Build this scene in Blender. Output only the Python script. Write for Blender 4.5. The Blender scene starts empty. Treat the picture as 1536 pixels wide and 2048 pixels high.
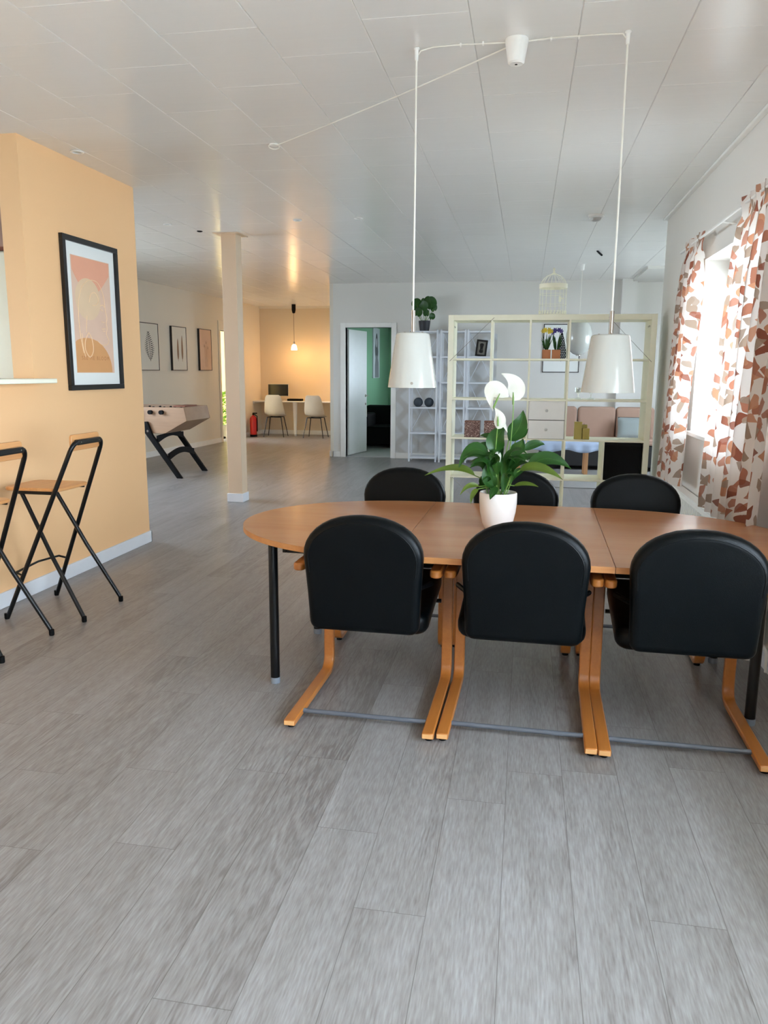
import bpy, bmesh, math, random
from mathutils import Vector, Matrix
from mathutils.noise import noise as pnoise

C = bpy.context.scene.collection
random.seed(7)
PI = math.pi

# ------------------------------------------------------------------ camera
def make_camera():
    yaw, pit, rol = math.radians(10.26), math.radians(10.375), math.radians(0.393)
    f = Vector((-math.sin(yaw)*math.cos(pit), math.cos(yaw)*math.cos(pit), -math.sin(pit)))
    r = Vector((math.cos(yaw), math.sin(yaw), 0)); u = r.cross(f)
    r2 = r*math.cos(rol)+u*math.sin(rol); u2 = -r*math.sin(rol)+u*math.cos(rol)
    cd = bpy.data.cameras.new('camera'); co = bpy.data.objects.new('camera', cd); C.objects.link(co)
    m = Matrix((r2, u2, -f)).transposed().to_4x4(); m.translation = Vector((0, 0, 1.5)); co.matrix_world = m
    cd.sensor_fit = 'VERTICAL'; cd.sensor_height = 36; cd.lens = 1540/2048*36
    cd.clip_start = .05; cd.clip_end = 200
    bpy.context.scene.camera = co
make_camera()

# ------------------------------------------------------------------ view, world, sun, daylight portals
sc = bpy.context.scene
sc.view_settings.view_transform = 'Standard'; sc.view_settings.look = 'None'
sc.view_settings.gamma = 1; sc.view_settings.use_curve_mapping = False
sc.view_settings.exposure = 1.3
sc.cycles.max_bounces = 10; sc.cycles.diffuse_bounces = 6; sc.cycles.glossy_bounces = 4
sc.cycles.transmission_bounces = 6; sc.cycles.transparent_max_bounces = 12
sc.cycles.use_denoising = True
sc.cycles.sample_clamp_indirect = 6
SKY = 9.0
wd = bpy.data.worlds.new('world'); sc.world = wd; wd.use_nodes = True
bg = wd.node_tree.nodes['Background']; bg.inputs[0].default_value = (.81, .93, 1.11, 1); bg.inputs[1].default_value = SKY

def lamp(name, kind, loc, energy, color, size=None, size_y=None, direction=None, portal=False):
    ld = bpy.data.lights.new(name, kind); lo = bpy.data.objects.new(name, ld); C.objects.link(lo)
    lo.location = loc; ld.energy = energy; ld.color = color
    if kind == 'AREA':
        ld.shape = 'RECTANGLE'; ld.size = size; ld.size_y = size_y; ld.cycles.is_portal = portal
    if kind == 'POINT': ld.shadow_soft_size = size
    if kind == 'SUN': ld.angle = size
    if direction: lo.rotation_euler = Vector(direction).to_track_quat('-Z', 'Z').to_euler()
    return lo
W1 = (4.45, 6.35, 1.03, 2.33); W2 = (.4, 2.7, .5, 2.4); W3 = (-2.8, -.4, .15, 2.45)
for k, w in enumerate((W1, W2, W3)):
    lamp('window_portal', 'AREA', (1.66, (w[0]+w[1])/2, (w[2]+w[3])/2), 1, (1, 1, 1), w[3]-w[2], w[1]-w[0], (-1, 0, 0), True)
lamp('window_portal', 'AREA', (-6.75, 8.2, 1.6), 1, (1, 1, 1), 1.45, 2.5, (1, -.03, 0), True)
lamp('window_portal', 'AREA', (3.45, 10.5, 1.6), 1, (1, 1, 1), 1.3, 1.9, (-1, 0, 0), True)
lamp('window_portal', 'AREA', (-7.15, 2.5, 1.55), 1, (1, 1, 1), 1.3, 2.2, (1, 0, 0), True)
lamp('window_portal', 'AREA', (-.35, 16.0, 1.6), 1, (1, 1, 1), 1.3, 1.6, (-1, 0, 0), True)
lamp('sunroom_portal', 'AREA', (-9.62, 15.95, 1.55), 1, (1, 1, 1), 1.7, 4.3, (1, 0, 0), True)

# ------------------------------------------------------------------ materials
def lin(c):
    return c/12.92 if c <= .04045 else ((c+.055)/1.055)**2.4
def rgb(r, g, b):
    return (lin(r/255), lin(g/255), lin(b/255), 1)
class NT:
    def __init__(s, name):
        s.m = bpy.data.materials.new(name); s.m.use_nodes = True; s.t = s.m.node_tree; s.t.nodes.clear()
        s.out = s.n('ShaderNodeOutputMaterial')
    def n(s, typ, ins=None, **props):
        nd = s.t.nodes.new(typ)
        for k, v in props.items(): setattr(nd, k, v)
        for k, v in (ins or {}).items():
            sock = nd.inputs[k]
            if isinstance(v, bpy.types.NodeSocket): s.t.links.new(v, sock)
            else: sock.default_value = v
        return nd
    def math(s, op, a, b=0.0, c=0.0):
        nd = s.n('ShaderNodeMath', {0: a, 1: b, 2: c}, operation=op); return nd.outputs[0]
    def mix(s, f, a, b):
        nd = s.n('ShaderNodeMix', {'Factor': f}, data_type='RGBA')
        for i, v in ((6, a), (7, b)):
            if isinstance(v, bpy.types.NodeSocket): s.t.links.new(v, nd.inputs[i])
            else: nd.inputs[i].default_value = v
        return nd.outputs[2]
    def surf(s, sh): s.t.links.new(sh, s.out.inputs[0]); return s.m
def principled(nt, **k):
    names = {'color': 'Base Color', 'rough': 'Roughness', 'metal': 'Metallic', 'normal': 'Normal', 'spec': 'Specular IOR Level', 'coat': 'Coat Weight', 'coat_rough': 'Coat Roughness', 'trans': 'Transmission Weight', 'sss': 'Subsurface Weight', 'emc': 'Emission Color', 'ems': 'Emission Strength', 'sheen': 'Sheen Weight'}
    return nt.n('ShaderNodeBsdfPrincipled', {names[a]: b for a, b in k.items()}).outputs[0]
MATS = {}
def mat(name, col, rough=.5, metal=0, var=.04, scale=8, bump=.0, bscale=60, **k):
    """plain surface with a little procedural variation in tone"""
    if name in MATS: return MATS[name]
    nt = NT(name)
    tc = nt.n('ShaderNodeTexCoord').outputs['Object']
    nz = nt.n('ShaderNodeTexNoise', {'Vector': tc, 'Scale': scale, 'Detail': 3.0}).outputs[0]
    lo = tuple(x*(1-var) for x in col[:3])+(1,); hi = tuple(min(1, x*(1+var)) for x in col[:3])+(1,)
    kk = dict(color=nt.mix(nz, lo, hi), rough=rough, metal=metal, **k)
    if bump:
        n2 = nt.n('ShaderNodeTexNoise', {'Vector': tc, 'Scale': bscale, 'Detail': 4.0}).outputs[0]
        kk['normal'] = nt.n('ShaderNodeBump', {'Height': n2, 'Strength': bump, 'Distance': .002}).outputs[0]
    MATS[name] = nt.surf(principled(nt, **kk)); return MATS[name]
def wood(name, c1, c2, axis=1, scale=7, rough=.4, stretch=.06, coat=0.):
    if name in MATS: return MATS[name]
    nt = NT(name)
    tc = nt.n('ShaderNodeTexCoord').outputs['Object']
    sv = [1, 1, 1]; sv[axis] = stretch
    mp = nt.n('ShaderNodeMapping', {'Vector': tc, 'Scale': sv}).outputs[0]
    a = nt.n('ShaderNodeTexNoise', {'Vector': mp, 'Scale': scale, 'Detail': 6.0, 'Distortion': .4}).outputs[0]
    b = nt.n('ShaderNodeTexNoise', {'Vector': mp, 'Scale': scale*9, 'Detail': 3.0}).outputs[0]
    f = nt.math('ADD', nt.math('MULTIPLY', a, .7), nt.math('MULTIPLY', b, .3))
    rp = nt.n('ShaderNodeValToRGB', {0: f}); rp.color_ramp.elements[0].position = .35; rp.color_ramp.elements[1].position = .65
    rp.color_ramp.elements[0].color = c1; rp.color_ramp.elements[1].color = c2
    MATS[name] = nt.surf(principled(nt, color=rp.outputs[0], rough=rough, coat=coat, coat_rough=.2)); return MATS[name]

def floor_material():
    nt = NT('grey_oak_planks')
    tc = nt.n('ShaderNodeTexCoord').outputs['Object']
    sp = nt.n('ShaderNodeSeparateXYZ', {0: tc}); x, y = sp.outputs[0], sp.outputs[1]
    W, L = .205, 1.22
    rf = nt.math('DIVIDE', nt.math('ADD', x, 10.06+.04*0), W)
    row = nt.math('FLOOR', rf); fx = nt.math('FRACT', rf)
    wn = nt.n('ShaderNodeTexWhiteNoise', {'W': row}, noise_dimensions='1D').outputs[0]
    yf = nt.math('ADD', nt.math('DIVIDE', y, L), nt.math('MULTIPLY', wn, 7.0))
    col = nt.math('FLOOR', yf); fy = nt.math('FRACT', yf)
    cv = nt.n('ShaderNodeCombineXYZ', {0: row, 1: col}).outputs[0]
    rn = nt.n('ShaderNodeTexWhiteNoise', {'Vector': cv}, noise_dimensions='2D')
    rnd = rn.outputs[0]
    off = nt.n('ShaderNodeVectorMath', {0: rn.outputs[1], 1: (9., 9., 9.)}, operation='MULTIPLY').outputs[0]
    gv = nt.n('ShaderNodeVectorMath', {0: nt.n('ShaderNodeVectorMath', {0: tc, 1: (1., .10, 1.)}, operation='MULTIPLY').outputs[0], 1: off}, operation='ADD').outputs[0]
    n1 = nt.n('ShaderNodeTexNoise', {'Vector': gv, 'Scale': 5.0, 'Detail': 5.0, 'Distortion': .6}).outputs[0]
    rings = nt.math('SINE', nt.math('MULTIPLY', n1, 48.0))
    rings = nt.math('POWER', nt.math('ABSOLUTE', rings), 3.0)
    n2 = nt.n('ShaderNodeTexNoise', {'Vector': gv, 'Scale': 170.0, 'Detail': 5.0}).outputs[0]
    n3 = nt.n('ShaderNodeTexNoise', {'Vector': gv, 'Scale': 14.0, 'Detail': 4.0}).outputs[0]
    mask = nt.n('ShaderNodeTexNoise', {'Vector': gv, 'Scale': 2.2, 'Detail': 2.0}).outputs[0]
    mask = nt.n('ShaderNodeMapRange', {0: mask, 1: .48, 2: .62}).outputs[0]
    f = nt.math('ADD', nt.math('MULTIPLY', n2, .62), nt.math('ADD', nt.math('MULTIPLY', n3, .34), .14))
    f = nt.math('SUBTRACT', f, nt.math('MULTIPLY', nt.math('MULTIPLY', rings, mask), .13))
    f = nt.math('ADD', f, nt.math('MULTIPLY', nt.math('SUBTRACT', rnd, .5), .07))
    rp = nt.n('ShaderNodeValToRGB', {0: f}); e = rp.color_ramp.elements
    e[0].position = .42; e[0].color = rgb(119, 114, 112); e[1].position = .82; e[1].color = rgb(162, 161, 162)
    m = e.new(.62); m.color = rgb(143, 140, 139)
    sx = nt.math('LESS_THAN', nt.math('MINIMUM', fx, nt.math('SUBTRACT', 1., fx)), .006)
    sy = nt.math('LESS_THAN', nt.math('MINIMUM', fy, nt.math('SUBTRACT', 1., fy)), .0009)
    seam = nt.math('MAXIMUM', sx, sy)
    colr = nt.mix(nt.math('MULTIPLY', seam, .55), rp.outputs[0], rgb(72, 66, 60))
    h = nt.math('SUBTRACT', nt.math('MULTIPLY', n2, .25), seam)
    bp = nt.n('ShaderNodeBump', {'Height': h, 'Strength': .25, 'Distance': .0015}).outputs[0]
    rg = nt.n('ShaderNodeMapRange', {0: n2, 1: .3, 2: .7, 3: .30, 4: .42}).outputs[0]
    return nt.surf(principled(nt, color=colr, rough=rg, normal=bp, spec=.5))
M_floor = floor_material()

def ceiling_material():
    nt = NT('gloss_painted_ceiling_board')
    tc = nt.n('ShaderNodeTexCoord').outputs['Object']
    mp = nt.n('ShaderNodeMapping', {'Vector': tc, 'Scale': (1, 14, 1)}).outputs[0]
    a = nt.n('ShaderNodeTexNoise', {'Vector': mp, 'Scale': 1.2, 'Detail': 4.0}).outputs[0]
    b = nt.n('ShaderNodeTexNoise', {'Vector': tc, 'Scale': 1.3, 'Detail': 2.0}).outputs[0]
    h = nt.math('ADD', nt.math('MULTIPLY', a, .5), b)
    bp = nt.n('ShaderNodeBump', {'Height': h, 'Strength': .25, 'Distance': .006}).outputs[0]
    c = nt.mix(b, rgb(236, 235, 232), rgb(242, 241, 238))
    return nt.surf(principled(nt, color=c, rough=.23, normal=bp, spec=.6))
M_ceil = ceiling_material()

def paint(name, c, rough=.6):
    return mat(name, c, rough=rough, var=.025, scale=1.2, bump=.08, bscale=90)
M_orange = paint('apricot_wall_paint', rgb(245, 198, 146))
M_white_wall = paint('white_wall_paint', rgb(226, 224, 218))
M_warm_white = paint('cream_wall_paint', rgb(228, 220, 204))
M_alcove = paint('alcove_wall_paint', rgb(222, 206, 180))  # cream wall paint, darkened and warmed to carry the alcove's dim lamp light
M_pink = paint('rose_wall_paint', rgb(205, 170, 150))
M_green = paint('green_wall_paint', rgb(118, 162, 128))
M_terrace = paint('cream_render', rgb(250, 218, 138))  # yellow puts the warmth of sunlight into the wall colour
M_base = mat('white_skirting_gloss', rgb(232, 235, 240), rough=.3)
M_column = paint('beige_column_paint', rgb(224, 198, 168))
M_white = mat('white_lacquer', rgb(244, 244, 240), rough=.35)
M_cream = mat('cream_white_lacquer', rgb(252, 250, 228), rough=.4)
M_grey_white = mat('grey_white_lacquer', rgb(224, 228, 234), rough=.4)
M_vinyl = mat('black_vinyl', rgb(2, 5, 7), rough=.36, var=.1, scale=20, bump=.25, bscale=350, spec=.16)
M_bent = wood('bentwood_beech', rgb(168, 100, 42), rgb(188, 118, 54), axis=1, scale=10, rough=.33, coat=.3)
M_endgrain = mat('pale_end_grain', rgb(226, 172, 112), rough=.5, bump=.2)
M_table = wood('beech_table_veneer', rgb(184, 124, 82), rgb(196, 138, 95), axis=0, scale=6, rough=.22, stretch=.08)
M_table_edge = wood('beech_table_edge', rgb(188, 122, 66), rgb(206, 146, 88), axis=0, scale=20, rough=.4)
M_black = mat('black_powder_metal', rgb(9, 10, 12), rough=.28, spec=.35)
M_matte_black = mat('matte_black', rgb(6, 6, 7), rough=.7, spec=.2)
M_bar = mat('grey_painted_tube', rgb(92, 97, 106), rough=.4)
M_glide = mat('grey_plastic_foot', rgb(130, 138, 148), rough=.5)
M_stoolwood = wood('stool_oak', rgb(196, 132, 76), rgb(222, 162, 100), axis=1, scale=14, rough=.35, coat=.2)
M_nickel = mat('brushed_nickel', rgb(158, 150, 140), rough=.38, metal=1)
M_chrome = mat('chrome_metal', rgb(200, 200, 205), rough=.15, metal=1)
M_shade = mat('white_opal_glass', rgb(194, 195, 188), rough=.18, var=.01, coat=.3)
M_cord = mat('white_cord', rgb(238, 236, 226), rough=.6)
M_pot = mat('white_ceramic', rgb(240, 236, 232), rough=.25, var=.01)
M_soil = mat('dark_soil', rgb(50, 40, 32), rough=.95, var=.3, scale=80, bump=.8)
M_frame_black = mat('black_frame', rgb(22, 20, 18), rough=.4)
M_mount = mat('white_mount_card', rgb(238, 240, 236), rough=.7, var=.01)
M_paper = mat('paper_white', rgb(226, 220, 206), rough=.8, var=.015)
M_ink = mat('black_ink', rgb(24, 21, 18), rough=.8)
M_feather = mat('brown_feather_ink', rgb(160, 128, 100), rough=.8, var=.15, scale=60)
M_blush = mat('blush_ink', rgb(224, 190, 166), rough=.8)
M_tan = wood('light_oak_laminate', rgb(152, 118, 90), rgb(168, 134, 104), axis=0, scale=5, rough=.45)
M_gold = mat('gold_wax', rgb(176, 158, 84), rough=.4, metal=.35)
M_terra = mat('terracotta', rgb(186, 122, 82), rough=.7)
M_sofa = mat('dusty_rose_fabric', rgb(178, 146, 128), rough=.95, bump=.5, bscale=300)
M_pillow = mat('grey_blue_fabric', rgb(150, 158, 156), rough=.95, bump=.5, bscale=300)
M_cloth = mat('pale_blue_cloth', rgb(178, 194, 220), rough=.85)
M_darkwood = mat('dark_sofa_base', rgb(40, 38, 38), rough=.7)
M_rug = mat('grey_rug', rgb(150, 148, 146), rough=1, var=.08, scale=60, bump=.6)
M_shell = mat('cream_plastic_shell', rgb(214, 204, 184), rough=.45)
M_red = mat('red_enamel', rgb(190, 22, 22), rough=.3)
M_screen = mat('dark_screen', rgb(14, 13, 14), rough=.15)
M_silver = mat('silver_plastic', rgb(190, 188, 184), rough=.35, metal=.4)
M_concrete = mat('pale_concrete', rgb(176, 178, 176), rough=.8, var=.06)
M_ground = mat('outside_ground', rgb(196, 194, 186), rough=1, var=.1)  # pale tone carries the sunlight on the ground
M_brown = mat('brown_wood', rgb(124, 66, 40), rough=.5)

def leafmat(name, c1, c2, vein=None, transl=.3, rough=.35):
    nt = NT(name)
    uv = nt.n('ShaderNodeTexCoord').outputs['UV']
    sp = nt.n('ShaderNodeSeparateXYZ', {0: uv})
    a = nt.math('ABSOLUTE', nt.math('SUBTRACT', sp.outputs[0], .5))
    v = nt.math('SINE', nt.math('MULTIPLY', nt.math('SUBTRACT', nt.math('MULTIPLY', sp.outputs[1], 1.0), nt.math('MULTIPLY', a, .8)), 75.))
    ob = nt.n('ShaderNodeTexCoord').outputs['Object']
    nz = nt.n('ShaderNodeTexNoise', {'Vector': ob, 'Scale': 14.0}).outputs[0]
    f = nt.math('ADD', nt.math('MULTIPLY', v, .12), nz)
    c = nt.mix(f, c1, c2)
    mid = nt.math('LESS_THAN', a, .018)
    c = nt.mix(nt.math('MULTIPLY', mid, .35), c, vein or c2)
    p = principled(nt, color=c, rough=rough)
    tr = nt.n('ShaderNodeBsdfTranslucent', {'Color': c}).outputs[0]
    mx = nt.n('ShaderNodeMixShader', {0: transl, 1: p, 2: tr}).outputs[0]
    return nt.surf(mx)
M_leaf = leafmat('dark_green_leaf', rgb(26, 66, 24), rgb(52, 104, 36), rgb(90, 140, 60))
M_leaf_olive = leafmat('olive_green_leaf', rgb(70, 94, 26), rgb(104, 128, 44), rgb(130, 150, 70))
M_spathe = leafmat('white_spathe', rgb(236, 236, 220), rgb(250, 250, 242), rgb(238, 242, 220), .4, .5)
M_stem = mat('pale_green_stem', rgb(110, 146, 66), rough=.5)
M_leaf_bright = leafmat('bright_green_leaf', rgb(90, 150, 30), rgb(150, 200, 60), rgb(170, 210, 90), .4)
M_yellow = mat('yellow_petal', rgb(232, 206, 56), rough=.6)
M_purple = mat('purple_petal', rgb(66, 48, 130), rough=.6)

def speckle():
    nt = NT('brown_speckled_glitter'); tc = nt.n('ShaderNodeTexCoord').outputs['Object']
    v = nt.n('ShaderNodeTexVoronoi', {'Vector': tc, 'Scale': 170.0})
    w = nt.n('ShaderNodeTexWhiteNoise', {'Vector': v.outputs['Color']}).outputs[0]
    rp = nt.n('ShaderNodeValToRGB', {0: w}); e = rp.color_ramp.elements
    e[0].position = .3; e[0].color = rgb(92, 62, 56); e[1].position = .95; e[1].color = rgb(205, 180, 170); e.new(.75).color = rgb(128, 96, 88)
    return nt.surf(principled(nt, color=rp.outputs[0], rough=.4))
M_speck = speckle()

def lattice():
    nt = NT('lattice_patterned_wall'); tc = nt.n('ShaderNodeTexCoord').outputs['Object']
    sp = nt.n('ShaderNodeSeparateXYZ', {0: tc}); x, z = sp.outputs[0], sp.outputs[2]
    nz = nt.n('ShaderNodeTexNoise', {'Vector': tc, 'Scale': 3.5, 'Detail': 2.0}).outputs[0]
    xx = nt.math('ADD', x, nt.math('MULTIPLY', nz, .12))
    def band(s):
        q = nt.math('FRACT', nt.math('DIVIDE', nt.math('ADD', nt.math('MULTIPLY', xx, s), z), .43))
        return nt.n('ShaderNodeMapRange', {0: nt.math('ABSOLUTE', nt.math('SUBTRACT', q, .5)), 1: .10, 2: .24}).outputs[0]
    f = nt.math('MULTIPLY', band(1.), band(-1.))
    c = nt.mix(f, rgb(196, 194, 190), rgb(214, 216, 216))
    return nt.surf(principled(nt, color=c, rough=.6))
M_lattice = lattice()

def curtain_material():
    nt = NT('leaf_print_curtain')
    uv = nt.n('ShaderNodeTexCoord').outputs['UV']
    def layer(vec, scale, rad, halfang, seed):
        o = nt.n('ShaderNodeVectorMath', {0: vec, 1: (seed*3.7, seed*1.3, 0.)}, operation='ADD').outputs[0]
        v = nt.n('ShaderNodeTexVoronoi', {'Vector': o, 'Scale': scale, 'Randomness': .75}, voronoi_dimensions='2D')
        d = nt.n('ShaderNodeVectorMath', {0: o, 1: v.outputs['Position']}, operation='SUBTRACT').outputs[0]
        rnd = nt.n('ShaderNodeTexWhiteNoise', {'Vector': v.outputs['Color']})
        ang0 = nt.math('MULTIPLY', rnd.outputs[0], 6.283)
        sp = nt.n('ShaderNodeSeparateXYZ', {0: d})
        ang = nt.math('ARCTAN2', sp.outputs[1], sp.outputs[0])
        da = nt.math('WRAP', nt.math('SUBTRACT', ang, ang0), 3.14159, -3.14159)
        r = nt.n('ShaderNodeVectorMath', {0: d}, operation='LENGTH').outputs['Value']
        wob = nt.math('MULTIPLY', nt.math('SINE', nt.math('MULTIPLY', da, 5.)), .08)
        rr = nt.math('MULTIPLY', nt.math('ADD', 1., wob), rad/scale)
        a = nt.math('LESS_THAN', nt.math('ABSOLUTE', da), halfang)
        b = nt.math('LESS_THAN', r, rr)
        c = nt.math('GREATER_THAN', r, .02/scale)
        return nt.math('MULTIPLY', nt.math('MULTIPLY', a, b), c), rnd
    m1, r1 = layer(uv, 8.5, .46, 1.5, 1.)
    m2, r2 = layer(uv, 9.0, .40, 1.4, 2.)
    def tone(rr):
        s = nt.n('ShaderNodeSeparateColor', {0: rr.outputs[1]}).outputs[1]
        rp = nt.n('ShaderNodeValToRGB', {0: s}); rp.color_ramp.interpolation = 'CONSTANT'
        e = rp.color_ramp.elements; e[0].color = rgb(176, 118, 94); e[1].position = .28; e[1].color = rgb(164, 142, 124)
        e.new(.66).color = rgb(196, 140, 108); e.new(.85).color = rgb(146, 86, 66)
        return rp.outputs[0]
    base = rgb(232, 226, 220)
    c = nt.mix(m1, base, tone(r1)); c = nt.mix(nt.math('MULTIPLY', m2, .92), c, tone(r2))
    wv = nt.n('ShaderNodeTexNoise', {'Vector': uv, 'Scale': 400.0}).outputs[0]
    bp = nt.n('ShaderNodeBump', {'Height': wv, 'Strength': .15, 'Distance': .001}).outputs[0]
    p = principled(nt, color=c, rough=.9, normal=bp)
    tr = nt.n('ShaderNodeBsdfTranslucent', {'Color': c}).outputs[0]
    return nt.surf(nt.n('ShaderNodeMixShader', {0: .32, 1: p, 2: tr}).outputs[0])
M_curtain = curtain_material()

def clear_glass(name, fac=.06):
    nt = NT(name)
    g = nt.n('ShaderNodeBsdfGlossy', {'Roughness': .02}).outputs[0]
    t = nt.n('ShaderNodeBsdfTransparent', {'Color': (.97, .99, .98, 1)}).outputs[0]
    return nt.surf(nt.n('ShaderNodeMixShader', {0: fac, 1: t, 2: g}).outputs[0])
M_glass = clear_glass('window_glass')
M_glass2 = clear_glass('clear_glassware', .25)
def glow(name, c, s):
    nt = NT(name); return nt.surf(principled(nt, color=(1, .9, .75, 1), rough=.3, emc=c, ems=s))
M_bulb = glow('lit_frosted_shade', (1, .66, .30, 1), 4)

# ------------------------------------------------------------------ mesh helpers
class MB:
    def __init__(s): s.v = []; s.f = []; s.uv = None
    def add(s, vs, fs):
        o = len(s.v); s.v += [tuple(v) for v in vs]; s.f += [tuple(i+o for i in f) for f in fs]; return s
    def box(s, x0, x1, y0, y1, z0, z1):
        return s.add([(x0, y0, z0), (x1, y0, z0), (x1, y1, z0), (x0, y1, z0), (x0, y0, z1), (x1, y0, z1), (x1, y1, z1), (x0, y1, z1)],
                     [(0, 3, 2, 1), (4, 5, 6, 7), (0, 1, 5, 4), (1, 2, 6, 5), (2, 3, 7, 6), (3, 0, 4, 7)])
    def prism(s, poly, axis, a, b):
        """poly of 2D points extruded from a to b along axis (0 x,1 y,2 z)"""
        def P(p, t):
            return {0: (t, p[0], p[1]), 1: (p[0], t, p[1]), 2: (p[0], p[1], t)}[axis]
        n = len(poly)
        return s.add([P(p, a) for p in poly]+[P(p, b) for p in poly],
                     [tuple(range(n))[::-1], tuple(range(n, 2*n))]+[(i, (i+1) % n, n+(i+1) % n, n+i) for i in range(n)])
    def lathe(s, prof, c=(0, 0, 0), n=32, sx=1, sy=1):
        vs = []; fs = []; m = len(prof)
        for i in range(n):
            a = 2*PI*i/n
            for r, z in prof: vs.append((c[0]+r*math.cos(a)*sx, c[1]+r*math.sin(a)*sy, c[2]+z))
        for i in range(n):
            j = (i+1) % n
            for k in range(m-1): fs.append((i*m+k, j*m+k, j*m+k+1, i*m+k+1))
        s.add(vs, fs)
        o = len(s.v)-len(vs)
        if prof[0][0] > 1e-5: s.f.append(tuple(o+i*m for i in range(n))[::-1])
        if prof[-1][0] > 1e-5: s.f.append(tuple(o+i*m+m-1 for i in range(n)))
        return s
    def open_lathe(s, prof, c=(0, 0, 0), n=32):
        k = len(s.f); s.lathe(prof, c, n)
        s.f = [f for i, f in enumerate(s.f) if i < k or len(f) == 4]; return s
    def tube(s, pts, r, n=10, closed=False):
        pts = [Vector(p) for p in pts]; N = len(pts); vs = []; fs = []
        rr = r if isinstance(r, (list, tuple)) else [r]*N
        d0 = (pts[1]-pts[0]).normalized(); up = Vector((0, 0, 1)) if abs(d0.z) < .9 else Vector((1, 0, 0))
        u = d0.cross(up).normalized()
        for i, p in enumerate(pts):
            if closed: d = pts[(i+1) % N]-pts[i-1]
            else: d = pts[min(i+1, N-1)]-pts[max(i-1, 0)]
            d.normalize(); u = (u-d*u.dot(d)).normalized(); w = d.cross(u)
            for k in range(n):
                a = 2*PI*k/n; vs.append(p+(u*math.cos(a)+w*math.sin(a))*rr[i])
        for i in range(N if closed else N-1):
            j = (i+1) % N
            for k in range(n): fs.append((i*n+k, i*n+(k+1) % n, j*n+(k+1) % n, j*n+k))
        if not closed: fs += [tuple(range(n))[::-1], tuple((N-1)*n+k for k in range(n))]
        return s.add(vs, fs)
    def ribbon(s, path, x0, x1, t):
        """rectangular bar swept along a path in the YZ plane, from x0 to x1, thickness t"""
        N = len(path); vs = []
        for i, p in enumerate(path):
            a = Vector(path[max(i-1, 0)]); b = Vector(path[min(i+1, N-1)]); d = (b-a).normalized(); nrm = Vector((-d.y, d.x))*t/2
            q = Vector(p)
            for x in (x0, x1):
                vs.append((x, q.x-nrm.x, q.y-nrm.y)); vs.append((x, q.x+nrm.x, q.y+nrm.y))
        fs = []
        for i in range(N-1):
            o = i*4; p = o+4
            fs += [(o, p, p+2, o+2), (o+1, o+3, p+3, p+1), (o, o+1, p+1, p), (o+2, p+2, p+3, o+3)]
        fs += [(0, 2, 3, 1), ((N-1)*4, (N-1)*4+1, (N-1)*4+3, (N-1)*4+2)]
        return s.add(vs, fs)
    def pillow(s, outline, t, r, M, seg=4):
        """rounded panel: 2D outline (ccw), thickness t, edge radius r, placed by matrix M (x,y outline; z thickness)"""
        n = len(outline); P = [Vector(p) for p in outline]
        nr = []
        for i in range(n):
            d = (P[(i+1) % n]-P[i-1]).normalized(); nr.append(Vector((d.y, -d.x)))
        rings = []
        for k in range(seg+1):
            a = PI/2*k/seg; rings.append((r*(1-math.sin(a)), -t/2+r*(1-math.cos(a))))
        rings = [(r+.006, -t/2)]+rings
        rings += [(i, -z) for i, z in rings[::-1]]
        vs = []
        for ins, z in rings:
            for p, q in zip(P, nr): vs.append(M @ Vector((p.x-q.x*ins, p.y-q.y*ins, z)))
        m = len(rings); fs = [tuple(range(n))[::-1], tuple((m-1)*n+i for i in range(n))]
        for k in range(m-1):
            for i in range(n): fs.append((k*n+i, k*n+(i+1) % n, (k+1)*n+(i+1) % n, (k+1)*n+i))
        return s.add(vs, fs)
    def build(s, name, m, parent=None, bev=0, smooth=True, ang=35, sub=0, solid=0):
        me = bpy.data.meshes.new(name); me.from_pydata(s.v, [], s.f)
        bm = bmesh.new(); bm.from_mesh(me); 
        if not s.uv: bmesh.ops.recalc_face_normals(bm, faces=bm.faces)
        bm.to_mesh(me); bm.free()
        if s.uv:
            ul = me.uv_layers.new(name='UVMap')
            for l in me.loops: ul.data[l.index].uv = s.uv[l.vertex_index]
        if smooth:
            for p in me.polygons: p.use_smooth = True
            me.set_sharp_from_angle(angle=math.radians(ang))
        me.materials.append(m)
        o = bpy.data.objects.new(name, me); C.objects.link(o)
        if parent: o.parent = parent
        if solid:
            md = o.modifiers.new('thick', 'SOLIDIFY'); md.thickness = solid; md.offset = 0
        if bev:
            md = o.modifiers.new('bevel', 'BEVEL'); md.width = bev; md.segments = 2; md.limit_method = 'ANGLE'; md.angle_limit = math.radians(40)
        if sub:
            md = o.modifiers.new('sub', 'SUBSURF'); md.levels = sub; md.render_levels = sub
        return o
def tag(o, label, cat, group=None, kind=None):
    o['label'] = label; o['category'] = cat
    if group: o['group'] = group
    if kind: o['kind'] = kind
    return o
def thing(name, label, cat, loc=(0, 0, 0), rz=0, group=None):
    o = bpy.data.objects.new(name, None); C.objects.link(o); o.location = loc; o.rotation_euler = (0, 0, rz)
    return tag(o, label, cat, group)
def struct(o): o['kind'] = 'structure'; return o
def dup(root, loc, rz, label):
    r = root.copy(); C.objects.link(r); r.location = loc; r.rotation_euler = (0, 0, rz); r['label'] = label
    for ch in list(root.children):
        c = ch.copy(); C.objects.link(c); c.parent = r
        for g in list(ch.children):
            d = g.copy(); C.objects.link(d); d.parent = c
    return r
def arc(cx, cy, r, a0, a1, n):
    return [(cx+r*math.cos(math.radians(a0+(a1-a0)*i/n)), cy+r*math.sin(math.radians(a0+(a1-a0)*i/n))) for i in range(n+1)]
def rrect(x0, x1, y0, y1, r, n=5):
    return arc(x1-r, y0+r, r, -90, 0, n)+arc(x1-r, y1-r, r, 0, 90, n)+arc(x0+r, y1-r, r, 90, 180, n)+arc(x0+r, y0+r, r, 180, 270, n)

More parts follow.
